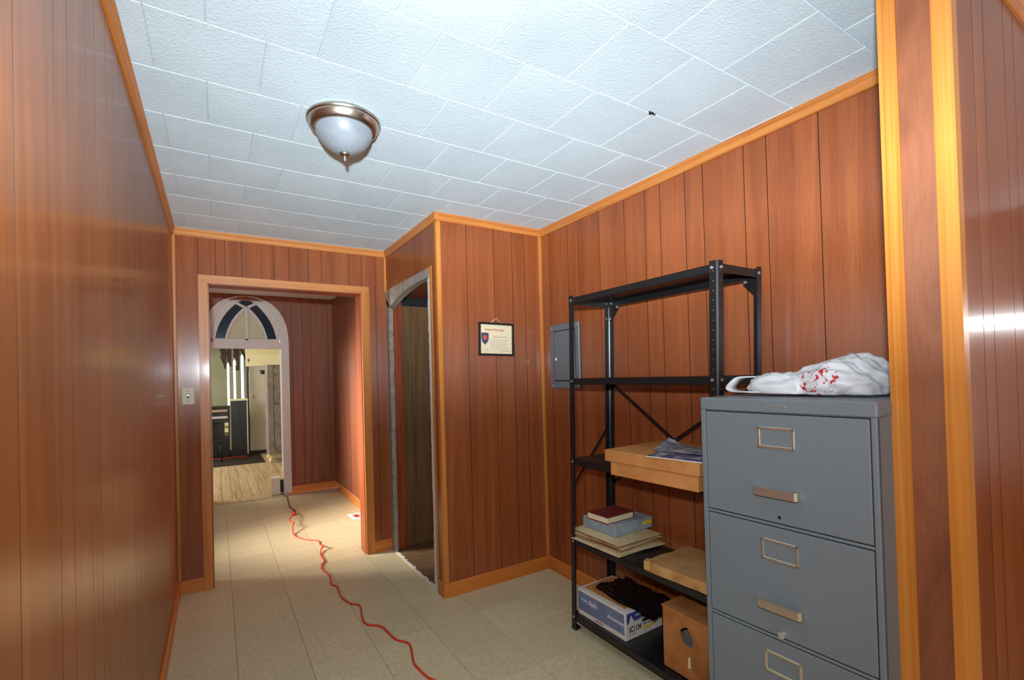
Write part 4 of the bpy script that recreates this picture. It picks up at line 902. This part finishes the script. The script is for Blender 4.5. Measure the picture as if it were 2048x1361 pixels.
text('HOME', 0.018, (0.066, -0.0016, 0.103), '-y', M['ink_pale'], ac, wide=0.8); text('Style', 0.028, (0.110, -0.0016, 0.102), '-y', M['ink_pale'], ac, shear=0.35); text('STERLING', 0.014, (0.172, -0.0016, 0.105), '-y', M['ink_pale'], ac)
text('SC1134', 0.036, (0.022, -0.0012, 0.036), '-y', M['ink'], ac, wide=0.74, bold=0.0011, name='code_lettering')
MB().box(0.115, 0.205, -0.0012, 0.0, 0.062, 0.076).build('black_bar', M['ink'], ac); MB().cbox(0.118, 0.205, -0.0012, 0.001, 0.026, 0.038, 0.0004).build('yellow_label', M['ink_yellow'], ac)
MB().box(0.120, 0.150, -0.0012, 0.0, 0.046, 0.054).box(0.156, 0.172, -0.0012, 0.0, 0.046, 0.054).box(0.178, 0.196, -0.0012, 0.0, 0.046, 0.054).build('small_print', M['ink_gray'], ac); text('Armstrong', 0.010, (0.024, -0.0012, 0.022), '-y', M['ink_red'], ac)
mb = MB()
for i in range(3): mb.box(0.080, 0.235, -0.0010, 0.0, 0.080+0.006*i, 0.0812+0.006*i)
mb.build('small_print', M['ink_gray'], ac)
# black polythene slumped over the carton
vs, fs = [], []; na, nb = 26, 22
for i in range(na+1):
    for j in range(nb+1):
        u, v = i/na, j/nb
        x_ = 1.705+0.225*u+0.02*noise.noise(Vector((v*4, 1.3, 0))); y_ = 1.945-0.40*v-0.12*(1-u)*0.4*math.sin(v*3)+0.03*noise.noise(Vector((u*4, 7.7, 0)))
        rdg = 1-2*abs(noise.noise(Vector((u*6, v*8, 2.2)))); z_ = ZB+LZ+0.006+0.016*max(0, rdg)+0.02*math.sin(math.pi*u)*math.sin(math.pi*v)
        if y_ < 1.672: z_ = max(z_, ZB+LZ+0.012)
        vs.append((x_, y_, z_))
for i in range(na):
    for j in range(nb): fs.append((i*(nb+1)+j, i*(nb+1)+j+1, (i+1)*(nb+1)+j+1, (i+1)*(nb+1)+j))
mb = MB().add([(p[0]-1.8, p[1]-1.8, p[2]-(ZB+LZ+0.002)) for p in vs], fs, True); mb.add([(p[0]-1.8, p[1]-1.8, (p[2]-(ZB+LZ+0.002))*0.35) for p in vs], fs, True)
tag(mb.build('black_plastic_sheet', M['black_bag'], None, (1.8, 1.8, ZB+LZ+0.002)), 'crumpled black plastic lying over the floor tile carton', 'plastic')
# brown carton with a torn hole
hc = thing('holed_carton', 'old brown cardboard carton with a torn hole on the bottom shelf', 'carton', (1.660, 1.205, ZB), (0, 0, 0.0))
CX_, CY_, CZ_ = 0.245, 0.245, 0.265
rr = random.Random(11); hy_, hz_ = 0.120, 0.175
hole = [(hy_+0.030*math.cos(2*math.pi*i/14)*rr.uniform(0.7, 1.2), hz_+0.042*math.sin(2*math.pi*i/14)*rr.uniform(0.75, 1.2)) for i in range(14)]
outer = []
for i in range(14):
    a_ = 2*math.pi*i/14; dx_, dz_ = math.cos(a_), math.sin(a_)
    t = min(((CY_-hy_)/dx_ if dx_ > 1e-6 else -hy_/dx_ if dx_ < -1e-6 else 9), ((CZ_-hz_)/dz_ if dz_ > 1e-6 else -hz_/dz_ if dz_ < -1e-6 else 9)); outer.append((hy_+dx_*t, hz_+dz_*t))
corners = [(CY_, CZ_), (0, CZ_), (0, 0), (CY_, 0)]
mb = MB(); vsf = [(0, p[0], p[1]) for p in hole]+[(0, p[0], p[1]) for p in outer]+[(0, c_[0], c_[1]) for c_ in corners]
fs = []
def side(p): return 0 if abs(p[0]-CY_) < 1e-6 else 1 if abs(p[1]-CZ_) < 1e-6 else 2 if abs(p[0]) < 1e-6 else 3
for i in range(14):
    j = (i+1) % 14; s0, s1_ = side(outer[i]), side(outer[j])
    if s0 == s1_: fs.append((i, j, 14+j, 14+i))
    else: fs.append((i, j, 14+j, 28+(s0 if (s0+1) % 4 == s1_ else s1_), 14+i))
mb.add(vsf, fs); mb.add([(v[0]+0.004, v[1], v[2]) for v in vsf], fs)
mb.box(0.0, CX_, 0, 0.004, 0, CZ_).box(0.0, CX_, CY_-0.004, CY_, 0, CZ_).box(CX_-0.004, CX_, 0, CY_, 0, CZ_).box(0, CX_, 0, CY_, 0, 0.004)
mb.build('carton_walls', M['kraft_dark'], hc)
MB().box(-0.002, CX_+0.002, -0.002, CY_+0.002, CZ_, CZ_+0.005).build('top_flap', M['kraft_dark'], hc)
MB().prism([(0.100, 0.055), (0.112, 0.055), (0.108, 0.10), (0.102, 0.10)], 'x', -0.004, 0.001).build('torn_tab', M['pages'], hc)
MB().cbox(0.10, 0.22, 0.03, CY_-0.03, 0.004, CZ_-0.05, 0.004).build('dark_contents', M['ink_gray'], hc)
